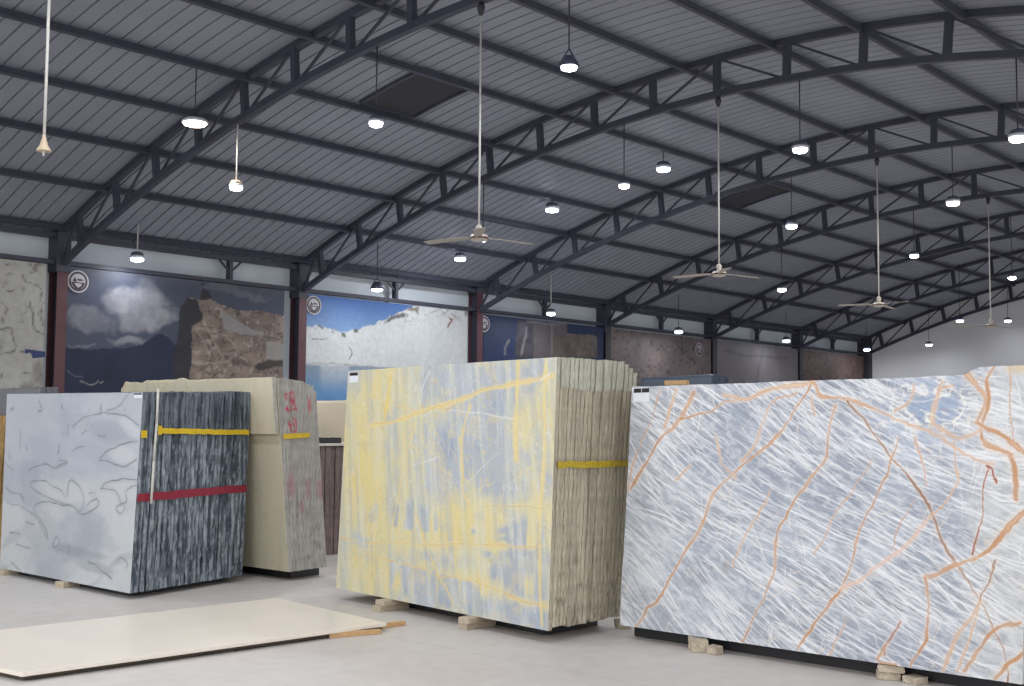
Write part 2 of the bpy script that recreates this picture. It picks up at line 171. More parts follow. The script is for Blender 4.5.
# floor: pale concrete, faint blotches, one hairline joint and a few stains
def floor_mat():
    m = bpy.data.materials.new('concrete_floor'); m.use_nodes = True
    nt = m.node_tree; b = nt.nodes['Principled BSDF']; N = nt.nodes.new; L = nt.links.new
    tc = N('ShaderNodeTexCoord')
    n1 = N('ShaderNodeTexNoise'); n1.inputs['Scale'].default_value = .45; n1.inputs['Detail'].default_value = 5
    n2 = N('ShaderNodeTexNoise'); n2.inputs['Scale'].default_value = 7; n2.inputs['Detail'].default_value = 8
    L(tc.outputs['Object'], n1.inputs[0]); L(tc.outputs['Object'], n2.inputs[0])
    r1 = N('ShaderNodeValToRGB'); r1.color_ramp.elements[0].position = .35; r1.color_ramp.elements[1].position = .65
    r1.color_ramp.elements[0].color = (*lin((200, 193, 188)), 1); r1.color_ramp.elements[1].color = (*lin((210, 206, 202)), 1)
    L(n1.outputs['Fac'], r1.inputs[0])
    r2 = N('ShaderNodeMapRange'); r2.inputs[1].default_value = .35; r2.inputs[2].default_value = .65; r2.inputs[3].default_value = .95; r2.inputs[4].default_value = 1.04
    L(n2.outputs['Fac'], r2.inputs[0])
    s = N('ShaderNodeVectorMath'); s.operation = 'SCALE'; L(r1.outputs[0], s.inputs[0]); L(r2.outputs[0], s.inputs['Scale'])
    # hairline joint a*x + b*y = c
    wv = N('ShaderNodeVectorMath'); wv.operation = 'DOT_PRODUCT'; wv.inputs[1].default_value = JN
    nz = N('ShaderNodeTexNoise'); nz.inputs['Scale'].default_value = 3
    L(tc.outputs['Object'], nz.inputs[0]); L(tc.outputs['Object'], wv.inputs[0])
    ad = N('ShaderNodeMath'); ad.operation = 'MULTIPLY_ADD'; ad.inputs[1].default_value = .02; L(nz.outputs['Fac'], ad.inputs[0]); L(wv.outputs['Value'], ad.inputs[2])
    sb = N('ShaderNodeMath'); sb.operation = 'SUBTRACT'; sb.inputs[1].default_value = JC + .01; L(ad.outputs[0], sb.inputs[0])
    ab = N('ShaderNodeMath'); ab.operation = 'ABSOLUTE'; L(sb.outputs[0], ab.inputs[0])
    lt = N('ShaderNodeMath'); lt.operation = 'LESS_THAN'; lt.inputs[1].default_value = .004; L(ab.outputs[0], lt.inputs[0])
    fc = N('ShaderNodeMath'); fc.operation = 'MULTIPLY'; fc.inputs[1].default_value = .35; L(lt.outputs[0], fc.inputs[0])
    mx = N('ShaderNodeMixRGB'); mx.inputs[2].default_value = (*lin((120, 118, 118)), 1)
    L(fc.outputs[0], mx.inputs[0]); L(s.outputs[0], mx.inputs[1]); L(mx.outputs[0], b.inputs['Base Color'])
    b.inputs['Roughness'].default_value = .5; b.inputs['Specular IOR Level'].default_value = .35
    bp = N('ShaderNodeBump'); bp.inputs['Strength'].default_value = .05; L(n2.outputs['Fac'], bp.inputs['Height']); L(bp.outputs[0], b.inputs['Normal'])
    return m

# ------------------------------------------------------------------ object helpers
def tag(o, label=None, cat=None, group=None, kind=None):
    if label: o['label'] = label
    if cat: o['category'] = cat
    if group: o['group'] = group
    if kind or (label and cat): o['kind'] = kind or 'thing'
    return o
def link_mesh(name, me, m, parent=None, loc=None):
    o = bpy.data.objects.new(name, me); COL.objects.link(o)
    if m is not None: me.materials.append(m)
    if parent is not None: o.parent = parent
    if loc is not None: o.location = loc
    return o
def empty(name, loc, rz=0.0):
    o = bpy.data.objects.new(name, None); COL.objects.link(o)
    o.location = loc; o.rotation_euler = (0, 0, rz); o.empty_display_size = .1
    return o
class MB:
    def __init__(s): s.v = []; s.f = []; s.sm = []
    def add(s, vs, fs, smooth=False):
        k = len(s.v); s.v += [tuple(map(float, v)) for v in vs]; s.f += [tuple(i + k for i in f) for f in fs]; s.sm += [smooth] * len(fs)
    def box(s, lo, hi):
        x0, y0, z0 = lo; x1, y1, z1 = hi
        s.add([(x0,y0,z0),(x1,y0,z0),(x1,y1,z0),(x0,y1,z0),(x0,y0,z1),(x1,y0,z1),(x1,y1,z1),(x0,y1,z1)],
              [(0,3,2,1),(4,5,6,7),(0,1,5,4),(1,2,6,5),(2,3,7,6),(3,0,4,7)])
    def bar(s, a, b, w, h=None, up=(0, 0, 1)):
        h = h or w; a = Vector(a); b = Vector(b); d = (b - a).normalized(); up = Vector(up)
        if abs(d.dot(up)) > .99: up = Vector((1, 0, 0))
        x = d.cross(up).normalized() * (w / 2); y = x.cross(d).normalized() * (h / 2)
        vs = [a - x - y, a + x - y, a + x + y, a - x + y, b - x - y, b + x - y, b + x + y, b - x + y]
        s.add(vs, [(0,1,2,3),(7,6,5,4),(0,4,5,1),(1,5,6,2),(2,6,7,3),(3,7,4,0)])
    def tube(s, a, b, r, n=10, r2=None):
        r2 = r if r2 is None else r2
        a = Vector(a); b = Vector(b); d = (b - a).normalized(); u = Vector((0, 0, 1)) if abs(d.z) < .9 else Vector((1, 0, 0))
        x = d.cross(u).normalized(); y = d.cross(x)
        vs = []; 
        for c, rr in ((a, r), (b, r2)):
            for i in range(n):
                t = 2 * math.pi * i / n; vs.append(c + x * math.cos(t) * rr + y * math.sin(t) * rr)
        fs = [(i, (i + 1) % n, n + (i + 1) % n, n + i) for i in range(n)]
        s.add(vs, fs, True); s.add([], []); k = len(s.v) - 2 * n
        s.f += [tuple(k + n - 1 - i for i in range(n)), tuple(k + n + i for i in range(n))]; s.sm += [False, False]
    def lathe(s, prof, c=(0, 0, 0), n=24):
        vs = []
        for r, z in prof:
            for i in range(n):
                t = 2 * math.pi * i / n; vs.append((c[0] + r * math.cos(t), c[1] + r * math.sin(t), c[2] + z))
        fs = []
        for j in range(len(prof) - 1):
            for i in range(n):
                fs.append((j * n + i, j * n + (i + 1) % n, (j + 1) * n + (i + 1) % n, (j + 1) * n + i))
        s.add(vs, fs, True)
        k = len(s.v) - len(vs)
        s.f += [tuple(k + n - 1 - i for i in range(n)), tuple(k + (len(prof) - 1) * n + i for i in range(n))]; s.sm += [False, False]
    def build(s, name, m, parent=None, loc=None, bevel=0):
        me = bpy.data.meshes.new(name); me.from_pydata(s.v, [], s.f)
        me.polygons.foreach_set('use_smooth', s.sm); me.update()
        bm = bmesh.new(); bm.from_mesh(me); bmesh.ops.recalc_face_normals(bm, faces=bm.faces); bm.to_mesh(me); bm.free()
        o = link_mesh(name, me, m, parent, loc)
        if bevel:
            bv = o.modifiers.new('bevel', 'BEVEL'); bv.width = bevel; bv.segments = 2; bv.limit_method = 'ANGLE'
        return o
def np_mesh(name, V, F4, ngons, col, mats, smooth=False):
    """V (n,3), F4 (m,4) quads, ngons = list of index lists, col (n,3) linear colours."""
    me = bpy.data.meshes.new(name)
    nv = len(V); me.vertices.add(nv); me.vertices.foreach_set('co', np.asarray(V, np.float32).ravel())
    F4 = np.asarray(F4, np.int32).reshape(-1, 4)
    loops = np.concatenate([F4.ravel()] + [np.asarray(g, np.int32) for g in ngons])
    tot = np.concatenate([np.full(len(F4), 4, np.int32)] + [np.array([len(g)], np.int32) for g in ngons])
    start = np.concatenate([[0], np.cumsum(tot)[:-1]]).astype(np.int32)
    me.loops.add(len(loops)); me.loops.foreach_set('vertex_index', loops)
    me.polygons.add(len(tot)); me.polygons.foreach_set('loop_start', start); me.polygons.foreach_set('loop_total', tot)
    me.polygons.foreach_set('use_smooth', np.zeros(len(tot), bool)); me.update(calc_edges=True); me.validate()
    a = me.attributes.new('Col', 'FLOAT_COLOR', 'POINT')
    c = np.ones((nv, 4), np.float32); c[:, :3] = col
    a.data.foreach_set('color', c.ravel())
    for m in mats: me.materials.append(m)
    return me

# ------------------------------------------------------------------ the hall
ARCH_Y = np.arange(-2, 21, .5)
ARCH_T = np.array([4.48,4.757,5.018,5.263,5.493,5.707,5.907,6.092,6.263,6.42,6.564,6.695,6.814,6.919,7.012,7.094,7.163,7.221,7.267,7.302,7.327,7.34,7.343,7.335,7.317,7.289,7.251,7.203,7.146,7.079,7.002,6.916,6.821,6.717,6.604,6.482,6.35,6.21,6.061,5.903,5.736,5.56,5.375,5.181,4.977,4.764])
ARCH_B = np.array([3.827,4.114,4.384,4.637,4.874,5.095,5.301,5.492,5.668,5.83,5.978,6.113,6.235,6.343,6.439,6.522,6.594,6.653,6.701,6.737,6.761,6.775,6.778,6.77,6.752,6.723,6.684,6.635,6.577,6.508,6.43,6.342,6.245,6.139,6.024,5.899,5.765,5.623,5.471,5.31,5.14,4.961,4.773,4.575,4.367,4.15])
def zt(y): return float(np.interp(y, ARCH_Y, ARCH_T))
def zb(y): return float(np.interp(y, ARCH_Y, ARCH_B))
TX = [-.8, 4.62, 10.027, 15.382, 20.837, 26.026, 31.555, 37.171, 42.377]
X0, X1 = -3.0, 42.6
YN, YF = -1.3, 20.15

# floor
JN = (0.0, 0.0, 0.0); JC = 0.0
p, q = Vector((6.0545, 6.8757, 0)), Vector((6.0476, 4.5, 0))
_n = Vector((q.y - p.y, p.x - q.x, 0)).normalized(); JN = tuple(_n); JC = _n.dot(p)
f = MB(); f.box((-8, -8, -.2), (43.2, 20.6, 0)); tag(f.build('floor', floor_mat()), kind='structure')

# side wall and end wall
w = MB(); w.box((X0, 20.15, 0), (42.7, 20.35, 5.35)); tag(w.build('wall_left', M['wallpanel']), kind='structure')
w = MB()
ys = np.arange(-1.0, 20.2, .4); vs = []
for y in ys: vs += [(42.55, y, 0), (42.55, y, zt(y) + .14), (42.75, y, 0), (42.75, y, zt(y) + .14)]
fs = []
for i in range(len(ys) - 1):
    a = 4 * i; b = a + 4
    fs += [(a, b, b + 1, a + 1), (a + 2, a + 3, b + 3, b + 2), (a + 1, b + 1, b + 3, a + 3), (a, a + 2, b + 2, b)]
fs += [(0, 1, 3, 2), (4 * len(ys) - 4, 4 * len(ys) - 2, 4 * len(ys) - 1, 4 * len(ys) - 3)]
w.add(vs, fs); tag(w.build('wall_right', M['endwall']), kind='structure')

# ribbed ceiling sheets, ribs along the arch
RIB = .25
xs = []
x = X0
while x < X1:
    xs += [(x, 0), (x + .218, 0), (x + .221, .028), (x + .247, .028)]; x += RIB
ys = np.arange(-1.5, 20.31, .45)
V = np.array([[(a, y, zt(y) + .056 + h) for a, h in xs] for y in ys]).reshape(-1, 3)
nx = len(xs); idx = np.arange(len(ys) * nx).reshape(len(ys), nx)
F = np.stack([idx[:-1, :-1], idx[:-1, 1:], idx[1:, 1:], idx[1:, :-1]], -1).reshape(-1, 4)
T = V.copy(); T[:, 2] = np.array([zt(y) for y in V[:, 1]]) + .14
k = len(V); F2 = (F + k)[:, ::-1]
me = np_mesh('ceiling', np.vstack([V, T]), np.vstack([F, F2]), [], np.ones((2 * k, 3)), [M['sheet']])
tag(link_mesh('ceiling', me, None), kind='structure')

# purlins
PY = [19.72, 18.35, 17.0, 15.68, 14.33, 12.8, 11.53, 10.15, 8.6, 7.2, 5.75, 4.3, 2.9, 1.5, .2, -.9]
ORD = ['nearest the side wall', 'second from the side wall', 'third from the side wall', 'fourth from the side wall', 'fifth from the side wall', 'sixth from the side wall',
       'seventh from the side wall', 'just on the wall side of the ridge', 'just on the near side of the ridge', 'second on the near side of the ridge', 'third on the near side of the ridge',
       'fourth on the near side of the ridge', 'fifth on the near side of the ridge', 'sixth on the near side of the ridge', 'next to lowest on the near side', 'lowest on the near side']
for i, y in enumerate(PY):
    s = MB(); z = zt(y)
    s.bar((X0, y, z - .035), (42.5, y, z - .035), .07, .10, up=(0, -(zt(y + .1) - zt(y - .1)) * 5, 1))
    o = s.build('purlin', M['purlin'])
    lb = 'dark steel purlin under the curved roof, ' + ORD[i]
    tag(o, lb, 'roof beam', 'purlins under the curved roof')

# trusses
def truss(X, label):
    t = empty('roof_truss', (X, 9.6, 6.5)); off = Vector((-X, -9.6, -6.5))
    tag(t, label, 'roof truss', 'arched roof trusses')
    def bd(s, n): 
        s.v = [(v[0] + off.x, v[1] + off.y, v[2] + off.z) for v in s.v]; return s.build(n, M['steel'], t)
    yy = np.arange(-1.0, 20.01, .35); yy[-1] = 20.0
    for fn, nm, hh in ((zt, 'top_chord', .10), (zb, 'bottom_chord', .10)):
        s = MB(); vs = []; fs = []
        for y in yy:
            z = fn(y); sl = (fn(y + .05) - fn(y - .05)) / .1; n = Vector((0, -sl, 1)).normalized() * hh / 2
            vs += [(X - .05, y - n.y, z - n.z), (X + .05, y - n.y, z - n.z), (X + .05, y + n.y, z + n.z), (X - .05, y + n.y, z + n.z)]
        for i in range(len(yy) - 1):
            for j in range(4): fs.append((4 * i + j, 4 * i + (j + 1) % 4, 4 * i + 4 + (j + 1) % 4, 4 * i + 4 + j))
        m = 4 * (len(yy) - 1); fs += [(3, 2, 1, 0), (m, m + 1, m + 2, m + 3)]
        s.add(vs, fs); bd(s, nm)
    ks = list(range(-8, 9)); tp = {}; bt = {}
    for k in ks:
        yb, yt = 9.6 + 1.2 * k, 9.6 + 1.215 * k
        tp[k] = (X, yt, zt(yt)); bt[k] = (X, yb, zb(yb))
        s = MB(); s.bar(tp[k], bt[k], .10, .09, up=(1, 0, 0)); bd(s, 'web_post')
    for k in ks:
        if k == 0: continue
        a = tp[k - 1] if k > 0 else tp[k + 1]
        s = MB(); s.bar(a, bt[k], .034, .034, up=(1, 0, 0)); bd(s, 'diagonal_brace')
    s = MB(); s.bar(tp[8], (X, 19.85, zb(19.8)), .045, .045, up=(1, 0, 0)); bd(s, 'diagonal_brace')
    return t
TL = ['arched steel lattice truss out of sight behind the viewpoint', 'arched steel lattice truss overhead, before the column at the far left',
      'arched steel lattice truss landing on the leftmost visible column', 'long arched steel lattice truss landing on the second visible column between the murals',
      'arched steel lattice truss landing on the third visible, brighter maroon column', 'arched steel lattice truss landing on the fourth column, above the yellow slab bundle',
      'arched steel lattice truss landing on the fifth column from the left', 'arched steel lattice truss landing on the last free standing dark column', 'dark arched lattice truss lying against the pale end wall']
for X, l in list(zip(TX, TL))[1:]: truss(X, l)

# columns
def column(X, label, m, m2):
    t = empty('steel_column', (X, 20.0, 0)); tag(t, label, 'column', 'steel columns along the side wall')
    s = MB(); s.box((-.10, -.17, 0), (.10, -.15, 4.95)); s.box((-.10, .12, 0), (.10, .14, 4.95)); s.build('flange', m, t)
    s = MB(); s.box((-.012, -.15, 0), (.012, .12, 4.95)); s.build('web', m2, t)
    zc_ = 4.28 if abs(X - TX[4]) > .1 else 4.86
    s = MB(); s.box((-.13, -.19, zc_), (.13, .14, 5.0)); s.build('cap_plate', M['steel'], t)
    s = MB(); s.box((-.19, -.24, 0), (.19, .14, .02)); s.build('base_plate', m2, t)
CL = ['maroon painted steel column at the left, between white board and cloudy mountain mural',
      'dark maroon steel column between the cloudy mountain mural and the blue sky mural',
      'bright maroon steel column at the right end of the blue sky mural',
      'dark steel column rising behind the right end of the yellow slab bundle',
      'dark steel column rising behind the left half of the blue veined slab',
      'dark steel column farthest along the wall, left of the corner']
for i, X in enumerate(TX[2:8]):
    column(X, CL[i], M['maroon'] if i < 3 else M['darkcol'], M['steel'] if i < 3 else M['darkcol'])
column(TX[1], 'maroon steel column outside the left edge of the view', M['maroon'], M['steel'])
s = MB(); s.box((42.2, 19.7, 0), (42.54, 20.14, 5.0)); tag(s.build('corner_column', M['darkcol']), 'dark corner column where the side wall meets the pale end wall', 'column')

# eave beams and the rail above the murals
for z, l in ((5.13, 'upper'), (4.93, 'lower')):
    s = MB(); s.box((X0, 19.86, z - .045), (42.4, 19.98, z + .045)); tag(s.build('eave_beam', M['steel']), l + ' of the two dark beams running along the top of the side wall', 'beam')
s = MB(); s.box((X0, 19.90, 4.42), (42.4, 20.0, 4.50)); tag(s.build('mural_rail', M['steel']), 'thin dark rail running along the top edge of the wall murals', 'rail')
BR = ['above the white quarry board', 'above the cloudy mountain mural', 'above the blue sky mural', 'above the dark blue quarry mural', 'above the brown rock mural', 'above the grey quarry mural', 'above the last mural']
for n in range(1, 8):
    xm = (TX[n] + TX[n + 1]) / 2 + (.9 if n == 2 else 0)
    if n == 1: xm = 8.2
    b = empty('hanger_bracket', (xm, 19.95, 4.5)); tag(b, 'dark steel hanger bracket joining rail and beam ' + BR[n - 1], 'bracket', 'hanger brackets over the murals')
    s = MB(); s.bar((0, 0, 0), (0, 0, .4), .13, .08); s.build('post', M['steel'], b)
    s = MB(); s.bar((0, -.02, .15), (.28, -.02, .4), .035); s.bar((0, -.02, .15), (-.28, -.02, .4), .035); s.build('brace', M['steel'], b)

# dark vent panels in the roof
def vent(xa, xb, ya, yb, label):
    ys = np.linspace(ya, yb, 8); s = MB(); vs = []
    for y in ys: vs += [(xa, y, zt(y) + .03), (xb, y, zt(y) + .03), (xa, y, zt(y) + .055), (xb, y, zt(y) + .055)]
    fs = []
    for i in range(7):
        a = 4 * i; b = a + 4; fs += [(a, a + 1, b + 1, b), (a + 2, b + 2, b + 3, a + 3), (a, b, b + 2, a + 2), (a + 1, a + 3, b + 3, b + 1)]
    fs += [(0, 2, 3, 1), (28, 29, 31, 30)]
    s.add(vs, fs); o = s.build('roof_vent', M['vent']); tag(o, label, 'roof vent', 'dark vent panels in the roof')
    s = MB()
    for x in (xa, xb): s.bar((x, ya, zt(ya) + .02), (x, (ya + yb) / 2, zt((ya + yb) / 2) + .03), .05); s.bar((x, (ya + yb) / 2, zt((ya + yb) / 2) + .03), (x, yb, zt(yb) + .02), .05)
    for y in (ya, yb): s.bar((xa, y, zt(y) + .02), (xb, y, zt(y) + .02), .05)
    s.build('vent_frame', M['purlin'], o)
vent(12.13, 13.3, 12.88, 14.25, 'dark square vent panel in the roof between the two nearest visible trusses')
vent(22.9, 23.9, 12.85, 14.25, 'dark square vent panel in the roof beyond the first hanging fan with three blades')
vent(34.0, 35.0, 12.85, 14.25, 'dark square vent panel high in the far part of the roof')

# ------------------------------------------------------------------ murals on the side wall
def mural(xa, xb, za, zb_, res, paint, label):
    nx = int((xb - xa) / res); nz = int((zb_ - za) / res)
    gx, gz = np.meshgrid(np.linspace(xa, xb, nx), np.linspace(za, zb_, nz)); x = gx.ravel(); z = gz.ravel()
    col = np.clip(paint(x, z), .004, .95)
    V = np.stack([x, np.full_like(x, 19.87), z], 1); idx = np.arange(nx * nz).reshape(nz, nx)
    F = np.stack([idx[:-1, :-1], idx[:-1, 1:], idx[1:, 1:], idx[1:, :-1]], -1).reshape(-1, 4)
    loop = list(idx[0, :]) + list(idx[1:, -1]) + list(idx[-1, -2::-1]) + list(idx[-2:0:-1, 0])
    k = len(V); back = V[loop].copy(); back[:, 1] += .03; n = len(loop)
    R = np.array([[loop[i], k + i, k + (i + 1) % n, loop[(i + 1) % n]] for i in range(n)])
    me = np_mesh('mural_board', np.vstack([V, back]), np.vstack([F, R]), [list(range(k + n - 1, k - 1, -1))], np.vstack([col, col[loop]]), [M['print']])
    o = link_mesh('mural_board', me, None); tag(o, label, 'mural', 'printed quarry murals along the side wall'); return o
def line(col, x, z, pts, w, c, soft=.015, a=1):
    d = pdist(x + .14 * (fbm(x * 4, z * 4, 3, 5) - .5), z + .14 * (fbm(x * 4, z * 4, 9, 5) - .5), smooth(pts, 4)) + .012 * vn(x * 14, z * 14, 5)
    return mixc(col, lin(c), a * (1 - ss(w / 2, w / 2 + soft, d)))
def paint_Z(x, z):
    n = fbm(x * 1.3, z * 1.3, 5, 5); col = np.ones((len(x), 3)) * lin((160, 160, 155)) * (.8 + .4 * n)[:, None]
    col = mixc(col, lin((120, 118, 112)), ss(.6, .75, fbm(x * 3, z * 2, 31, 5)) * .8)
    col = mixc(col, lin((128, 126, 120)), ss(2.35, 2.2, z) * ss(.45, .55, fbm(x * 8, z * 2, 8)) * ss(9.1, 9.4, x))
    col = mixc(col, lin((60, 58, 60)), ss(.70, .75, fbm(x * 9, z * 6, 77, 4)) * .5)
    for pts in FEAT['mZ']: col = line(col, x, z, pts, .012, (72, 72, 72), .02, .85)
    return col
def paint_A(x, z):
    F_ = FEAT['mA']
    col = np.ones((len(x), 3)) * lin((62, 68, 84)) * (.85 + .4 * fbm(x * .8, z * 1.5, 2))[:, None]
    wx = x + .75 * (fbm(x * 1.8, z * 1.8, 11, 6) - .5); wz = z + .65 * (fbm(x * 1.8, z * 1.8, 12, 6) - .5)
    cl = np.zeros_like(x)
    for cx, cz, rx, rz, a in FEAT['mAcl']:
        d = np.hypot((wx - cx) / (rx * 1.15), (wz - cz) / (rz * 1.15)); cl = np.maximum(cl, a * (1 - ss(.55, 1.05, d)))
    tex = fbm(x * 4, z * 4, 21, 5)
    col = mixc(col, lin((140, 140, 146)), cl * (.55 + .7 * (tex - .3)))
    col = mixc(col, lin((96, 98, 108)), ss(4.15, 4.4, z) * .4)
    w2x, w2z = x + .05 * (fbm(x * 7, z * 7, 41) - .5), z + .06 * (fbm(x * 7, z * 7, 42) - .5)
    mt = inpoly(w2x, w2z, F_['mount'])
    col = col * (1 - mt[:, None]) + mt[:, None] * lin((31, 38, 60)) * (.75 + .5 * fbm(x * 3, z * 3, 8, 5))[:, None]
    col = line(col, x, z, F_['snow'], .02, (120, 122, 132), .03, .5)
    rk = inpoly(w2x, w2z, F_['rock']); rt = fbm(x * 5, z * 6, 51, 5); ct = np.abs(fbm(x * 4, z * 7, 61, 4) - .5)
    rc = lin((118, 105, 97)) * (.45 + 1.1 * rt)[:, None]
    rc = mixc(rc, lin((52, 47, 46)), (1 - ss(.0, .05, ct)) * .75)
    rc = mixc(rc, lin((160, 150, 142)), ss(.62, .72, fbm(x * 8, z * 9, 71, 4)) * .6)
    for k in ('r1', 'r2', 'r3', 'r4', 'ledge', 'ledge2'): rc = line(rc, x, z, F_[k], .012, (158, 148, 138), .02, .6)
    rc = mixc(rc, lin((128, 126, 126)), inpoly(w2x, w2z, F_['pale'])); rc = mixc(rc, lin((134, 130, 128)), inpoly(w2x, w2z, F_['pale2']))
    sh = inpoly(w2x, w2z, F_['shade']); rc = rc * (1 - sh[:, None]) + sh[:, None] * lin((44, 43, 50)) * (.7 + .6 * rt)[:, None]
    rc = line(rc, x, z, F_['dark1'], .12, (50, 46, 48), .05, .9)
    col = col * (1 - rk[:, None]) + rc * rk[:, None]
    col = mixc(col, lin((42, 40, 44)), inpoly(x, z, F_['dome']))
    for k in ('cross', 'cross2'): col = line(col, x, z, F_[k], .025, (40, 38, 42), .01)
    for k in ('l1', 'l2', 'l3'): col = line(col, x, z, F_[k], .012, (140, 138, 140), .02, .85 if k != 'l1' else .4)
    return col
def paint_B(x, z):
    F_ = FEAT['mB']
    t = np.clip((z - 3.0) / 1.4, 0, 1)[:, None]; col = lin((138, 165, 190)) * (1 - t) + lin((60, 96, 156)) * t
    rz = np.interp(x, [p[0] for p in F_['ridge']], [p[1] for p in F_['ridge']]) + .10 * (fbm(x * 9, x * 0, 5) - .5)
    g = ss(-.02, .02, rz - z)
    wc = lin((188, 192, 194)) * (.92 + .12 * fbm(x * 2, z * 2, 4))[:, None]
    wc = mixc(wc, lin((120, 112, 104)), ss(.62, .68, fbm(x * 12, z * 12, 15, 4)) * ss(.16, .0, rz - z) * .8)
    wc = mixc(wc, lin((112, 102, 92)), ss(.52, .62, fbm(x * 8, z * 14, 25, 4)) * ss(.45, .1, rz - z) * ss(18.1, 18.6, x) * .9)
    for k in ('b1', 'b2', 'b4', 'b5', 'b6', 's1', 's2', 's7', 's8'): wc = line(wc, x, z, F_[k], .02 if k in ('b1', 'b2') else .006, (82, 80, 80), .015, .8 if k in ('b1', 'b2', 's1') else .4)
    wc = line(wc, x, z, F_['b3'], .04, (120, 62, 56), .02, .9)
    for k in ('s3', 's4', 's5', 's6'): wc = line(wc, x, z, F_[k], .07, (60, 56, 52), .03, .8)
    zl = F_['line'][0][1]; zl2 = F_['line'][-1][1]
    zz = np.interp(x, [F_['line'][0][0], F_['line'][-1][0]], [zl, zl2])
    low = ss(0, .03, zz - z); ww = FEAT['mBw'][1][0]
    lc = lin((120, 136, 152)) * np.ones((len(x), 1)); lc = mixc(lc, lin((172, 178, 182)), ss(ww - .9, ww - .7, x) * (1 - ss(ww - .02, ww + .02, x)) * .7)
    lc = mixc(lc, lin((84, 128, 170)), ss(0, .75, zz - z))
    wc = wc * (1 - low[:, None]) + lc * low[:, None]
    wc = line(wc, x, z, F_['line'], .03, (140, 140, 138), .01, .7)
    return col * (1 - g[:, None]) + wc * g[:, None]
def paint_C(x, z):
    F_ = FEAT['mC']
    col = lin((38, 50, 82)) * (.75 + .5 * fbm(x, z, 6))[:, None]
    rt = fbm(x * 4, z * 5, 90, 5)
    w2x, w2z = x + .08 * (fbm(x * 6, z * 6, 44) - .5), z + .08 * (fbm(x * 6, z * 6, 45) - .5)
    for k, c in (('left', (66, 64, 72)), ('box', (92, 87, 90)), ('right', (96, 88, 84))):
        m = inpoly(w2x, w2z, F_[k])[:, None]; col = col * (1 - m) + m * lin(c) * ((.85 + .3 * rt) if k == 'box' else (.35 + 1.3 * rt))[:, None]
    for k in ('c1', 'c2', 'c3', 'c4'): col = line(col, x, z, F_[k], .05, (130, 126, 128), .04, .6)
    return col
def rocky(c, seed, dk, xs_=1):
    def fn(x, z):
        col = lin(c) * (.6 + .8 * fbm(x * 1.2 * xs_, z * 1.5, seed, 5))[:, None]
        col = mixc(col, lin(dk), ss(.64, .72, fbm(x * 9, z * 11, seed + 3, 4)) * .7)
        col = mixc(col, lin((150, 140, 136)), ss(.64, .7, fbm(x * 9, z * 8, seed + 5, 4)) * .2)
        return col
    return fn
def paint_E(x, z):
    col = lin((112, 108, 113)) * (.85 + .3 * fbm(x * 2, z * 2, 66, 5))[:, None]
    for pts in ([(32.2, 4.05), (34.0, 3.95), (36.2, 4.02)], [(34.6, 4.2), (34.2, 3.2), (34.0, 2.4)], [(33.3, 3.2), (33.5, 2.5), (33.8, 2.4)]): col = line(col, x, z, pts, .03, (62, 60, 66), .05, .6)
    return col
mural(4.9, 9.74, .3, 4.40, .03, paint_Z, 'white quarry wall photo board at the far left with blue tape on it')
mural(10.14, 14.92, .3, 4.40, .02, paint_A, 'mural of cloudy sky, dark blue mountains and a chapel on a brown quarry peak')
mural(15.50, 20.42, 1.2, 4.38, .02, paint_B, 'bright mural of clear blue sky over a white marble quarry')
mural(21.0, 25.88, .6, 4.36, .035, paint_C, 'dark blue mural with a grey quarry block, right of the bright maroon column')
mural(26.2, 31.4, .6, 4.36, .04, rocky((108, 98, 98), 200, (48, 46, 50)), 'brownish grey rock face mural between the fourth and fifth columns')
mural(31.75, 37.0, .6, 4.36, .05, paint_E, 'smooth grey quarry mural with thin dark cracks, between the last two dark columns')
mural(37.35, 42.15, .6, 4.36, .05, rocky((96, 78, 76), 300, (34, 33, 42)), 'dark brown quarry mural next to the corner with the end wall')
(ta, tb), (tc_, td) = FEAT['tape']
s = MB(); s.add([(ta, 19.862, tb - .02), (tc_, 19.862, tb - .05), (tc_, 19.862, td), (ta + .14, 19.862, td - .03), (ta + .1, 19.862, td + .07), (ta, 19.862, tb - .1)] + [(a, 19.866, b) for a, b in ((ta, tb - .02), (tc_, tb - .05), (tc_, td), (ta + .14, td - .03), (ta + .1, td + .07), (ta, tb - .1))],
               [(0, 1, 2, 3, 4, 5), (11, 10, 9, 8, 7, 6)] + [(i, 6 + i, 6 + (i + 1) % 6, (i + 1) % 6) for i in range(6)])
tag(s.build('blue_tape', M['tape']), 'dark blue patch of tape stuck on the white quarry board', 'tape')

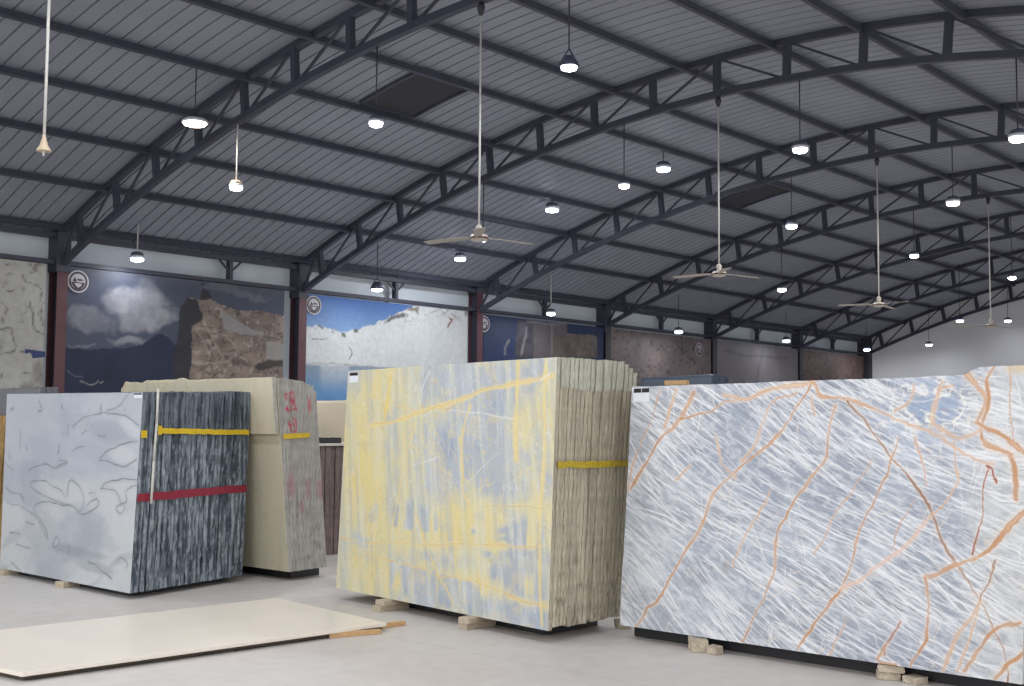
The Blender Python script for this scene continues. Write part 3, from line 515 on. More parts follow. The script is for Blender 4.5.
# round emblems with a helmeted head mark
def flat(s, pts, y0, y1):
    n = len(pts); s.add([(a, y0, b) for a, b in pts] + [(a, y1, b) for a, b in pts], [tuple(range(n)), tuple(range(2 * n - 1, n - 1, -1))] + [(i, (i + 1) % n, n + (i + 1) % n, n + i) for i in range(n)])
def ring(s, c, ra, rb, y0, y1, n=32):
    vs = []
    for y in (y0, y1):
        for r in (ra, rb):
            for i in range(n): t = 2 * math.pi * i / n; vs.append((c[0] + r * math.cos(t), y, c[1] + r * math.sin(t)))
    fs = []
    for i in range(n):
        j = (i + 1) % n; fs += [(i, j, n + j, n + i), (2 * n + i, 3 * n + i, 3 * n + j, 2 * n + j), (i, 2 * n + i, 2 * n + j, j), (n + i, n + j, 3 * n + j, 3 * n + i)]
    s.add(vs, fs)
def emblem(X, Z, label):
    e = empty('round_emblem', (X, 19.862, Z)); tag(e, label, 'sign', 'round emblems on the wall'); r = .205
    s = MB(); ring(s, (0, 0), r * .0, r, 0, -.015); s.build('disc', M['emblem_white'], e)
    s = MB(); ring(s, (0, 0), r * .70, r * .86, -.015, -.02)
    flat(s, [(-.13, -.015), (.13, -.015), (.10, -.09), (.03, -.15), (-.04, -.15), (-.10, -.08)], -.015, -.021)
    flat(s, [(-.10, .0), (-.07, .07), (-.04, .03), (-.03, -.01)], -.015, -.021)
    flat(s, [(-.02, .05), (.07, .045), (.10, .02), (.0, .012)], -.015, -.021); dm = s.build('dark_mark', M['emblem_dark'], e)
    s = MB(); flat(s, [(-.08, -.035), (.07, -.035), (.045, -.085), (.0, -.115), (-.04, -.085)], -.021, -.025); s.build('pale_mark', M['emblem_white'], dm)
emblem(10.33, 4.14, 'round emblem with white ring and dark mark, on the cloudy mountain mural')
emblem(15.68, 4.15, 'round emblem with white ring and dark mark, on the blue sky mural')
emblem(21.0, 4.12, 'round emblem half hidden by the bright maroon column')
emblem(30.7, 4.0, 'dim round emblem at the right end of the brownish rock mural')

# ------------------------------------------------------------------ lamps
def lamp(X, Y, Z, kind, dia, label, rod='dark', warm=False, top=None, pw=1.0):
    t = empty('pendant_lamp', (X, Y, Z)); tag(t, label, 'lamp', 'pendant lamps under the roof')
    r = dia / 2; lens = M['lens_warm'] if warm else M['lens']
    rt = (top if top is not None else zt(Y) + .06) - Z
    if kind == 'bell':
        prof = [(r * .25, r * 1.25), (r * .55, r * 1.15), (r * .95, r * .55), (r * 1.05, 0.01), (r * .98, 0)]; h = r * 1.25
        s = MB(); s.lathe(prof); hs = s.build('housing', M['housing'], t)
        s = MB()
        for a in (-1, 1): s.bar((a * r * 1.1 * .743, -a * r * 1.1 * .669, r * .1), (0, 0, r * 2.0), .018)
        s.build('bracket', M['housing'], t); h = r * 1.9
    elif kind == 'disc':
        s = MB(); s.lathe([(r * .15, .08), (r * .8, .06), (r, .03), (r, 0)]); hs = s.build('housing', M['white_ring'], t); h = .07
    else:
        s = MB(); s.lathe([(r * .3, r * 1.1), (r * .75, r * .95), (r * .9, r * .65), (r * .7, r * .55)]); s.build('cap', M['cream_cap'] if kind == 'cream' else M['housing'], t)
        s = MB(); s.lathe([(r * .7, r * .58), (r * 1.02, r * .45), (r * 1.02, r * .25), (r * .85, 0.012)]); hs = s.build('housing', M['white_ring'], t); h = r * 1.1
    s = MB(); s.lathe([(r * .9, .012), (r * .9, -.004), (r * .8, -.03), (r * .4, -.045)]); s.build('lens', lens, hs)
    s = MB(); s.tube((0, 0, h - .01), (0, 0, rt), .011 if rod == 'white' else .009, 8); s.build('rod', M['rod'] if rod == 'white' else M['darkrod'], t)
    L = bpy.data.lights.new('lamp_light', 'AREA'); L.shape = 'DISK'; L.size = dia; L.energy = LAMP * pw * (1.3 if dia > .28 else 1); L.color = (1, .93, .85) if warm else (.95, .97, 1)
    lo = bpy.data.objects.new('lamp_light', L); COL.objects.link(lo); lo.parent = t; lo.location = (0, 0, -.06)
b_ = zb
lamp(9.27, 14.55, 5.93, 'disc', .37, 'large flat glowing lamp on a black rod, brightest at the upper left', warm=True)
lamp(10.03, 14.59, 5.11, 'cream', .21, 'small lamp with a cream cap on a white rod below the leftmost truss', 'white', top=b_(14.59))
lamp(10.03, 11.47, 5.55, 'plain', .20, 'small lamp on a thin rod in front of the dark roof vent', top=b_(11.47))
lamp(10.03, 8.20, 5.647, 'bell', .21, 'bell shaped pendant lamp at the top centre, hung by a long rod', top=b_(8.1))
lamp(18.86, 13.01, 6.66, 'plain', .30, 'bright lamp hung right under a purlin, right of the long fan rod in the centre')
lamp(15.38, 11.39, 5.56, 'plain', .19, 'small lamp on a thin dark rod, just below and left of a brighter lamp', top=b_(11.39))
lamp(18.78, 15.80, 6.17, 'plain', .30, 'lamp hung close under a purlin, right of the nearest bladed fan')
lamp(15.38, 14.58, 5.0, 'plain', .15, 'little glowing lamp beside the hub of the nearest bladed fan', top=b_(14.58))
lamp(18.69, 18.43, 5.35, 'plain', .28, 'lamp close under the lowest purlin, left of the nearest bladed fan')
lamp(11.22, 19.39, 4.60, 'plain', .26, 'lamp hanging before the top of the cloudy mountain mural', 'white', pw=.4)
lamp(16.58, 18.84, 4.50, 'bell', .27, 'bell shaped lamp with dark housing before the top of the blue sky mural', pw=.4)
lamp(22.5, 18.95, 4.43, 'plain', .24, 'lamp on a white rod hanging before the dark blue mural', 'white', pw=.4)
lamp(15.38, 8.19, 5.67, 'plain', .24, 'lamp on a thin rod below the long truss, right of the second bladed fan', top=b_(8.19))
lamp(20.84, 11.3, 5.60, 'plain', .24, 'lamp left of the rod of the third bladed fan, below the third truss', top=b_(11.3))
lamp(26.03, 14.40, 5.03, 'plain', .24, 'lamp low above the wall, between the second and third bladed fans', top=b_(14.58))
lamp(28.3, 19.0, 4.35, 'plain', .26, 'lamp hanging before the brownish rock mural', pw=.4)
lamp(34.6, 19.0, 4.46, 'plain', .26, 'lamp hanging before the smooth grey quarry mural', pw=.4)
lamp(40.6, 19.0, 4.49, 'plain', .26, 'lamp hanging before the last mural by the corner', pw=.4)
lamp(20.84, 8.07, 5.67, 'plain', .25, 'warm lamp right of the third bladed fan rod', warm=True, top=b_(8.07))
lamp(26.03, 11.0, 5.57, 'plain', .22, 'lamp above and right of the third bladed fan hub', top=b_(11))
lamp(31.65, 10.73, 5.6, 'plain', .22, 'lamp near the right edge, above the farthest bladed fan')
lamp(36.9, 14.14, 5.02, 'plain', .24, 'lamp just left of the farthest bladed fan, against the end wall')
lamp(41.2, 14.14, 5.33, 'plain', .24, 'lamp just right of the farthest bladed fan, against the end wall', pw=.2)
lamp(41.2, 16.92, 4.615, 'plain', .24, 'lowest lamp before the pale end wall, below the last truss', pw=.2)
lamp(15.38, 5.10, 5.34, 'plain', .24, 'warm lamp cut by the right edge of the view', warm=True, top=b_(5.1))
for X, xl in ((-.8, 'behind the viewpoint'), (4.62, 'above the viewpoint')):  # unseen lamps continuing the grid, added to light roof and slabs
    for Y, yl in ((1.6, 'nearest the open side'), (4.9, 'second from the open side'), (8.1, 'third from the open side'), (11.4, 'farthest from the open side')):
        lamp(X, Y, 5.5 if Y > 2 else 5.2, 'plain', .24, 'added unseen overhead lamp ' + xl + ', ' + yl + ' in its row', top=b_(Y))

# ------------------------------------------------------------------ ceiling fans
def fan(X, Y, Z, ang, label, blades=True):
    t = empty('ceiling_fan', (X, Y, Z)); tag(t, label, 'ceiling fan', 'long rod ceiling fans')
    top = zb(Y) - Z - .05
    s = MB(); s.tube((0, 0, .1), (0, 0, top - .06), .0125, 10); s.build('rod', M['rod'], t)
    s = MB(); s.lathe([(.012, -.16), (.035, -.12), (.05, -.05), (.03, 0)], (0, 0, top)); s.bar((0, 0, top - .02), (0, 0, top + .06), .03); s.build('hook_cover', M['darkcol'], t)
    if not blades:
        s = MB(); s.lathe([(.062, -.01), (.060, 0), (.034, .04), (.018, .10), (.012, .13)]); s.build('bell_canopy', M['cream_cap'], t)
        s = MB(); s.tube((0, 0, -.05), (0, 0, .02), .01, 8); s.build('shaft_end', M['rod'], t); return
    s = MB(); s.lathe([(.02, .16), (.045, .12), (.03, .07), (.05, .05)]); s.build('rod_cover', M['motor'], t)
    s = MB(); s.lathe([(.05, .05), (.10, .035), (.115, 0), (.10, -.03), (.04, -.045)]); mo = s.build('motor', M['motor'], t)
    s = MB(); s.lathe([(.118, .008), (.12, -.004), (.117, -.014)]); s.build('trim_band', M['bronze'], mo)
    for k in range(3):
        a = math.radians(ang + 120 * k); c, sn = math.cos(a), math.sin(a)
        vs = []
        for r, w, dz in ((.10, .03, 0), (.2, .045, .005), (.25, .06, .005), (.70, .07, -.01), (.75, .055, -.012)):
            for sg in (-1, 1):
                for h in (0, .006): vs.append((r * c - sg * w * sn, r * sn + sg * w * c, dz + sg * .008 + h))
        fs = []
        for i in range(4):
            p_ = 4 * i; q_ = p_ + 4; fs += [(p_, p_ + 2, q_ + 2, q_), (p_ + 1, q_ + 1, q_ + 3, p_ + 3), (p_, q_, q_ + 1, p_ + 1), (p_ + 2, p_ + 3, q_ + 3, q_ + 2)]
        fs += [(0, 1, 3, 2), (16, 18, 19, 17)]
        s = MB(); s.add(vs, fs); s.build('blade', M['blade'], t)
fan(4.62, 9.55, 3.915, 0, 'bladeless fan rod ending in a small cream bell at the far left', False)
fan(10.03, 9.58, 3.84, 104, 'nearest bladed ceiling fan, on the long rod at the centre')
fan(15.38, 9.58, 3.95, 101, 'second bladed ceiling fan, right of centre above the blue slab')
fan(20.84, 9.50, 3.92, 125, 'third bladed ceiling fan, at right before the dark roof')
fan(26.03, 9.30, 3.87, 110, 'farthest bladed ceiling fan, before the pale end wall')

# ------------------------------------------------------------------ stone slabs
def bil(c, s, t):
    bl, br, tr, tl = [np.asarray(v, float) for v in c]
    s = np.asarray(s)[:, None]; t = np.asarray(t)[:, None]
    return bl * (1 - s) * (1 - t) + br * s * (1 - t) + tr * s * t + tl * (1 - s) * t
def slab(name, c, T, edgepaint, front=None, res=.005, rough=.004, seed=0, parent=None, topfn=None, nz=110, layers=4, bottomchip=None, facecol=(150, 150, 150)):
    """c: bl, br, tr, tl corners of the front face (as seen from the aisle); T thickness vector; edgepaint(P, side) -> colours."""
    c = [np.array(v, float) for v in c]; T = np.array(T, float)
    W = np.linalg.norm(c[1] - c[0]); Hh = np.linalg.norm(c[2] - c[1])
    if front is not None: nu, nv = int(W / res) + 1, int(Hh / res) + 1
    else: nu, nv = 26, nz
    S, Tt = np.meshgrid(np.linspace(0, 1, nu), np.linspace(0, 1, nv)); S = S.ravel(); Tt = Tt.ravel()
    idx = np.arange(nu * nv).reshape(nv, nu)
    loop = np.array(list(idx[0, :]) + list(idx[1:, -1]) + list(idx[-1, -2::-1]) + list(idx[-2:0:-1, 0]))
    side = np.array([0] * nu + [1] * (nv - 1) + [2] * (nu - 1) + [3] * (nv - 2))
    Sl, Tl = S[loop], Tt[loop]
    up = (c[3] - c[0]) / np.linalg.norm(c[3] - c[0]); rt = (c[1] - c[0]) / W
    def pos(s, t):
        P = bil(c, s, t)
        if topfn is not None: P = P + up[None] * (topfn(s) * ss(.8, 1, t))[:, None]
        return P
    out = np.zeros((len(loop), 3)); out[side == 1] = rt; out[side == 3] = -rt; out[side == 2] = up; out[side == 0] = -up * .6
    base = pos(Sl, Tl)
    hz = Tl * Hh + Sl * W * 1.7
    rings = []; 
    for k in range(layers + 1):
        f_ = k / layers
        j = (fbm(hz * 14, f_ * 1.7 + seed * 3.1, seed, 4) - .5) * 2 * rough + (fbm(hz * 60, f_ * 5 + seed, seed + 5, 2) - .5) * rough * .8
        j = j - rough * (.9 if k in (0, layers) else 0) * vn(hz * 30, f_ * 0 + k, seed + 2)
        if front is not None and k == 0: j = j * 0 if topfn is None else j * .3
        P = base + T[None] * f_ + out * j[:, None]
        if bottomchip is not None: P = P + out * (bottomchip(P, side))[:, None]
        rings.append(P)
    n = len(loop); cols = []
    if front is not None:
        V = pos(S, Tt); fc = front(S * W, Tt * Hh, S, Tt); V[loop] = rings[0]
        F = np.stack([idx[:-1, :-1], idx[:-1, 1:], idx[1:, 1:], idx[1:, :-1]], -1).reshape(-1, 4)
        k0 = len(V); ringidx = []
        # a separate first ring so the face colour stops at the arris
        allV = [V]; allC = [fc]
        for P in rings: ringidx.append(np.arange(n) + k0); k0 += n; allV.append(P); allC.append(edgepaint(P, side))
        quads = [F]; ng = [list(ringidx[-1][::-1])]
        j = np.arange(n); jn = (j + 1) % n
        quads.append(np.stack([loop[j], ringidx[0][j], ringidx[0][jn], loop[jn]], -1))
    else:
        k0 = 0; ringidx = []; allV = []; allC = []
        for P in rings: ringidx.append(np.arange(n) + k0); k0 += n; allV.append(P); allC.append(edgepaint(P, side))
        quads = []; ng = [list(ringidx[-1][::-1]), list(ringidx[0])]; j = np.arange(n); jn = (j + 1) % n
    nfront = len(quads[0]) if front is not None else 0
    for k in range(layers):
        quads.append(np.stack([ringidx[k][j], ringidx[k + 1][j], ringidx[k + 1][jn], ringidx[k][jn]], -1))
    Q = np.vstack(quads)
    V = np.vstack(allV); org = np.array(c[0]); V = V - org
    me = np_mesh(name, V, Q, ng, np.clip(np.vstack(allC), .003, .95), [M['edge'], M['slab']])
    if front is not None:
        mi = np.zeros(len(me.polygons), np.int32); mi[:nfront] = 1; me.polygons.foreach_set('material_index', mi)
        sm = np.zeros(len(me.polygons), bool); sm[:nfront] = True; me.polygons.foreach_set('use_smooth', sm)
    return link_mesh(name, me, None, parent, tuple(org))
def bundle(n, A, B, thick, fn, i0=0):
    """n slabs between the front quad A and the back quad B (lists bl, br, tr, tl)."""
    res = []
    for i in range(i0, n):
        f_ = i / n; c = [np.array(a, float) * (1 - f_) + np.array(b, float) * f_ for a, b in zip(A, B)]
        T = (np.array(B[1], float) - np.array(A[1], float)) / n; T = T / np.linalg.norm(T) * thick(i) if callable(thick) else T / np.linalg.norm(T) * thick
        T = np.array([T[0], 0, 0]); res.append(fn(i, c, T))
    return res
def strip(name, pts, w, th, m, normal, parent=None, wob=.004, seed=0, sag=0):
    """flat band following pts (list of points), width w in z, standing off along normal."""
    s = MB(); nrm = Vector(normal).normalized(); r_ = random.Random(seed); vs = []; fs = []
    for i, p_ in enumerate(pts):
        p_ = Vector(p_); dz = r_.uniform(-wob, wob); hw = w / 2 * r_.uniform(.92, 1.06)
        for a, b in ((-1, 0), (1, 0), (1, 1), (-1, 1)): vs.append(p_ + Vector((0, 0, dz + a * hw)) + nrm * (b * th))
    for i in range(len(pts) - 1):
        for j in range(4): fs.append((4 * i + j, 4 * i + (j + 1) % 4, 4 * i + 4 + (j + 1) % 4, 4 * i + 4 + j))
    k = 4 * (len(pts) - 1); fs += [(3, 2, 1, 0), (k, k + 1, k + 2, k + 3)]; s.add(vs, fs)
    return s.build(name, m, parent)

ORDN = 'first second third fourth fifth sixth seventh eighth ninth tenth eleventh twelfth thirteenth fourteenth fifteenth sixteenth seventeenth eighteenth nineteenth twentieth twenty-first twenty-second twenty-third twenty-fourth twenty-fifth twenty-sixth'.split()
# ---- grey marble bundle (left)
def grey_front(u, v, S, T):
    col = lin((178, 183, 190)) * (.9 + .18 * fbm(u * 1.5 + 5, v * 1.5, 4, 4))[:, None]
    lo = ss(.62, .4, T + .35 * (fbm(u * 1.2, v * 1.2, 7, 4) - .5)); col = mixc(col, lin((196, 199, 199)), lo * .8)
    col = mixc(col, lin((160, 166, 178)), ss(.55, .7, fbm(u * .9 + v, v * 2.4, 19, 4)) * .5)
    streak = fbm((u * .5 + v * .9) * 2, (v - u * .35) * 9, 23, 4)
    col = mixc(col, lin((140, 147, 158)), ss(.58, .72, streak) * .45 * ss(.35, .1, T))
    col = mixc(col, lin((150, 157, 168)), ss(.5, .75, fbm(u * 1.6, v * 2, 29, 5)) * .5)
    W = u.max(); H_ = v.max()
    wu = u + .05 * (fbm(u * 5, v * 5, 31, 5) - .5); wv = v + .05 * (fbm(u * 5, v * 5, 32, 5) - .5)
    for cx, cy, rx, ry, a, c in ((.80, .80, .18, .07, .5, (150, 155, 165)), (.62, .16, .25, .035, .6, (140, 146, 156)), (.75, .10, .16, .04, .5, (138, 144, 155)), (.55, .85, .2, .06, .4, (160, 166, 174)), (.9, .68, .11, .06, .7, (198, 200, 202)), (.93, .82, .07, .07, .6, (200, 202, 205))):
        d = np.hypot((wu / W - cx - (wv / H_ - cy) * -.9) / rx, (wv / H_ - cy) / ry); col = mixc(col, lin(c), a * (1 - ss(.5, 1.1, d)))
    for i, pts in enumerate(FEAT['grey']):
        P = smooth([(a * W, b * H_) for a, b in pts], 6); d = pdist(wu, wv, P)
        w = .0018 + .004 * vn(u * 9, v * 9, i)
        col = mixc(col, lin((78, 84, 90)), (1 - ss(w * .4, w * 1.8, d)) * (.8 + .2 * vn(u * 7, v * 7, 50 + i)))
        col = mixc(col, lin((150, 156, 164)), (1 - ss(0, .05, d)) * .22)
    col = mixc(col, lin((120, 122, 126)), ss(.77, .8, fbm(u * 14, v * 6, 91, 3)) * .5 * ss(.45, .8, T))
    return col
def grey_edge(P, side):
    z = P[:, 2]; k = P[:, 0] * 19
    v = fbm(k * 1.9, z * 3.5, 3, 4)
    zig = fbm(k * 3.4, z * 9, 14, 5); low = ss(1.62, 1.3, z)
    col = np.ones((len(P), 3)) * lin((104, 113, 122))
    col = mixc(col, lin((56, 65, 76)), ss(.52, .36, v) * .8)
    col = mixc(col, lin((156, 165, 174)), ss(.48, .64, v * .45 + zig * .55) * (.25 + .6 * low))
    col = mixc(col, lin((164, 174, 184)), ss(.60, .68, fbm(k * 3.1, z * 13, 15, 4)) * .55 * low)
    col = mixc(col, lin((44, 52, 60)), ss(.60, .70, fbm(k * 3.6, z * 8, 16, 4)) * .6)
    return col
GA = [(5.531, 12.06, .10), (5.516, 9.481, .10), (5.584, 9.481, 1.875), (5.535, 12.06, 1.892)]
GB = [(6.95, 12.2, .10), (6.95, 9.865, .10), (7.0, 9.865, 1.925), (6.97, 12.2, 1.93)]
GA, GB = [[(x * 1.0267, y * 1.0267, 1.6 + (z - 1.6) * 1.0267) for x, y, z in q_] for q_ in (GA, GB)]
NG = 27
def mk_grey(i, c, T):
    # first three stand a little apart from the rest
    jx = rng.uniform(-.012, .012); jz = rng.uniform(-.012, .006)
    gap = -.0 if i < 3 else .012
    c = [p_ + np.array([gap, 0, 0]) for p_ in c]
    if i: c[1][1] += jx; c[2][1] += jx; c[2][2] += jz; c[3][2] += jz
    o = slab('stone_slab', c, T, grey_edge, grey_front if i == 0 else None, .007, .009, 100 + i)
    if i == 0:
        tag(o, 'front slab of the left bundle, pale grey marble with thin dark wavy lines', 'stone slab', 'slabs of the slate grey bundle')
    else:
        tag(o, 'rough slate grey slab edge, ' + ORDN[i - 1] + ' behind the pale front slab of the left bundle', 'stone slab', 'inner slabs of the slate grey bundle')
    return o
greys = bundle(NG, GA, GB, .0452, mk_grey)
def side_pts(A, B, z, f0, f1, n, off=.004):
    pts = []
    for f_ in np.linspace(f0, f1, n):
        b = np.array(A[1], float) * (1 - f_) + np.array(B[1], float) * f_; t = np.array(A[2], float) * (1 - f_) + np.array(B[2], float) * f_
        k = (z(f_) - b[2]) / (t[2] - b[2]); p_ = b * (1 - k) + t * k; pts.append((p_[0], p_[1] - off, p_[2]))
    return pts
nG = Vector((.26, -.965, 0))
yz = lambda f_: 1.533 - .02 * f_
o = strip('packing_strap', side_pts(GA, GB, yz, .135, 1.0, 22, .022), .052, .004, M['yellow'], nG, None, .004, 1); tag(o, 'bright yellow strap across the dark slab edges of the left bundle', 'strap')
o2 = strip('strap_end', side_pts(GA, GB, lambda f_: 1.535, .135, .165, 3, .028), .085, .004, M['yellow'], nG, o, .002, 2)
o = strip('packing_strap', side_pts(GA, GB, lambda f_: 1.50, .0, .045, 4, .018), .07, .004, M['yellow'], nG, None, .004, 3); tag(o, 'short yellow strap piece on the edges next to the pale grey front slab', 'strap')
o = strip('packing_strap', side_pts(GA, GB, lambda f_: .92 + .02 * f_, .0, 1.0, 24, .022), .075, .004, M['red'], nG, None, .005, 4); tag(o, 'crimson strap across the middle of the dark slab edges of the left bundle', 'strap')
s = MB()
cp = [(.10, 1.92), (.105, 1.6), (.10, 1.25), (.10, .86)]
for (fa, za), (fb, zb2) in zip(cp[:-1], cp[1:]):
    a = side_pts(GA, GB, lambda f_: za, fa, fa, 1, .055)[0]; b = side_pts(GA, GB, lambda f_: zb2, fb, fb, 1, .055)[0]; s.tube(a, b, .012, 8)
tag(s.build('white_cord', M['cord']), 'white cord hanging down the slab edges near the pale grey front slab', 'cord')
def sticker(c, s0, s1, t0, t1, par, splits=1):
    n = np.cross(np.array(c[1], float) - c[0], np.array(c[3], float) - c[0]); n = n / np.linalg.norm(n)
    if n[0] > 0: n = -n
    org = np.array(c[0], float)
    def quad(sa, sb, ta, tb, off, name, m, pp=None):
        P = bil(c, [sa, sb, sb, sa], [ta, ta, tb, tb]) - org; Q = P + n * (off + .0015); P = P + n * off
        s = MB(); s.add(list(P) + list(Q), [(3, 2, 1, 0), (4, 5, 6, 7), (0, 1, 5, 4), (1, 2, 6, 5), (2, 3, 7, 6), (3, 0, 4, 7)])
        return s.build(name, m, pp or par)
    l = quad(s0, s1, t0, t1, .0005, 'paper_label', M['label'])
    w = (s1 - s0) / splits
    h = (t1 - t0)
    for k in range(splits): b = quad(s0 + w * k + w * .04, s0 + w * (k + 1) - w * .04, t1 - h * .34, t1 - h * .04, .0022, 'black_band', M['labelblack'], l)
    return l
sticker(GA, .945, .995, .972, .997, greys[0], 2)

# ---- cream bundle behind it
def cream_face(u, v, S, T):
    col = lin((212, 203, 178)) * (.92 + .14 * fbm(u * 2, v * 1.2, 5, 4))[:, None]
    col = mixc(col, lin((186, 180, 158)), ss(.5, .75, fbm(u * 10, v * 1.0, 9, 3)) * .4 * ss(1.6, 1.2, v))
    return mixc(col, lin((190, 170, 130)), ss(.72, .78, fbm(u * 18, v * 18, 15, 3)) * .4)
CA = [(7.385, 12.05, .10), (7.432, 9.725, .10), (7.231, 9.725, 2.075), (7.20, 12.3, 2.09)]
CB = [(7.985, 12.05, .10), (7.985, 9.805, .10), (7.80, 9.805, 2.03), (7.75, 12.3, 2.04)]
def cbil(x, z):
    f0 = 7.432 + (7.231 - 7.432) * (z - .1) / 1.975; f1 = 7.985 + (7.80 - 7.985) * (z - .1) / 1.93
    return (x - f0) / (f1 - f0)
RED1 = [([(.17, 1.90), (.21, 1.91)], .028), ([(.17, 1.865), (.20, 1.86)], .018), ([(.17, 1.755), (.23, 1.735)], .028), ([(.19, 1.78), (.21, 1.745)], .02), ([(.28, 1.92), (.36, 1.93), (.40, 1.88), (.38, 1.83)], .02), ([(.29, 1.92), (.29, 1.74)], .016), ([(.30, 1.83), (.40, 1.80), (.44, 1.755)], .02), ([(.31, 1.86), (.36, 1.85)], .018),
        ([(.36, 1.76), (.44, 1.745)], .018), ([(.24, 1.64), (.23, 1.60), (.25, 1.55)], .02), ([(.22, 1.59), (.29, 1.60)], .018), ([(.34, 1.66), (.40, 1.64), (.42, 1.58), (.40, 1.54), (.34, 1.52)], .02), ([(.33, 1.62), (.36, 1.58)], .018), ([(.25, 1.54), (.28, 1.53)], .02)]
def cream_edge(P, side):
    x, z = P[:, 0], P[:, 2]; k = x * 20
    col = lin((176, 174, 168)) * (.88 + .2 * fbm(k, z * 2, 61, 4))[:, None]
    col = mixc(col, lin((150, 148, 138)), ss(.5, .75, fbm(k * 1.6, z * 1.2, 63, 3)) * .6)
    col = mixc(col, lin((128, 124, 112)), ss(.66, .74, fbm(k * 1.1, z * 9, 64, 4)) * .5 * ss(1.0, .7, z))
    f_ = cbil(x, z); on = (side == 1) * 1.0
    wf = f_ + .02 * (fbm(x * 30, z * 30, 3) - .5)
    for pts, w in RED1:
        P2 = [(a * .55, b) for a, b in pts]; d = pdist(wf * .55, z + .012 * (fbm(x * 40, z * 40, 5) - .5), P2)
        col = mixc(col, lin((196, 78, 98)), (1 - ss(w * .35, w * .8, d)) * on * .85)
    col = mixc(col, lin((200, 96, 104)), (1 - ss(.2, 1, np.hypot((f_ - .78) / .06, (z - 1.80) / .13))) * on * .8)
    for cf, cz, rf, rz in ((.18, .98, .17, .18), (.62, .93, .10, .14), (.93, .92, .12, .15), (.42, .75, .08, .1)):
        d = np.hypot((f_ - cf) / rf, (z - cz) / rz); col = mixc(col, lin((178, 118, 126)), (1 - ss(.3, 1.1, d + .5 * (fbm(x * 25, z * 18, 71) - .5))) * on * .5)
    return col
NC = 12
def mk_cream(i, c, T):
    c = [p_.copy() for p_ in c]
    drop = 0 if i < 10 else .03 + .05 * (i - 10)
    c[2][2] -= drop; c[3][2] -= drop
    if i: jx = rng.uniform(-.004, .004); c[1][1] += jx; c[2][1] += jx
    if i in (8, 9): c[2][2] -= .01 * (i - 7)
    tf = (lambda s: .03 * (fbm(s * 9, s * 0, 5, 4) - .5) - .06 * ss(.06, 0., s)) if i == 0 else None
    o = slab('stone_slab', c, T, cream_edge, cream_face if i == 0 else None, .012, .004, 200 + i, topfn=tf)
    if i == 0: tag(o, 'plain cream front slab of the tall bundle standing behind the slate grey bundle', 'stone slab', 'slabs of the cream bundle')
    else: tag(o, 'pale grey slab edge, ' + ORDN[i - 1] + ' behind the front slab of the cream bundle', 'stone slab', 'inner slabs of the cream bundle')
creams = bundle(NC, CA, CB, .0435, mk_cream)
# broken upper piece clamped against the face
c = [(7.195, 12.62, 1.50), (7.225, 9.728, 1.50), (7.17, 9.728, 2.075), (7.14, 12.62, 2.075)]
def broken_edge(P, side):
    col = lin((204, 194, 166)) * (.75 + .4 * fbm(P[:, 1] * 20, P[:, 2] * 20, 8))[:, None]; m = (side == 1)[:, None]
    return np.where(m, lin((180, 177, 168)) * (.9 + .2 * fbm(P[:, 2] * 6, P[:, 0] * 30, 9))[:, None], col)
o = slab('broken_slab', c, (.05, 0, 0), broken_edge, cream_face, .012, .006, 333, topfn=lambda s: .06 * (fbm(s * 14, s * 0, 15, 4) - .5) * ss(.8, .5, s) - .08 * ss(.04, 0., s))
tag(o, 'cream upper slab piece with a rough broken top, held against the cream bundle', 'stone slab')
o = strip('packing_strap', side_pts(CA, CB, lambda f_: 1.475 + .02 * f_, .04, .72, 10, .016), .05, .004, M['yellow'], (0, -1, 0), None, .002, 6); tag(o, 'yellow strap across the pale edges of the cream bundle', 'strap')

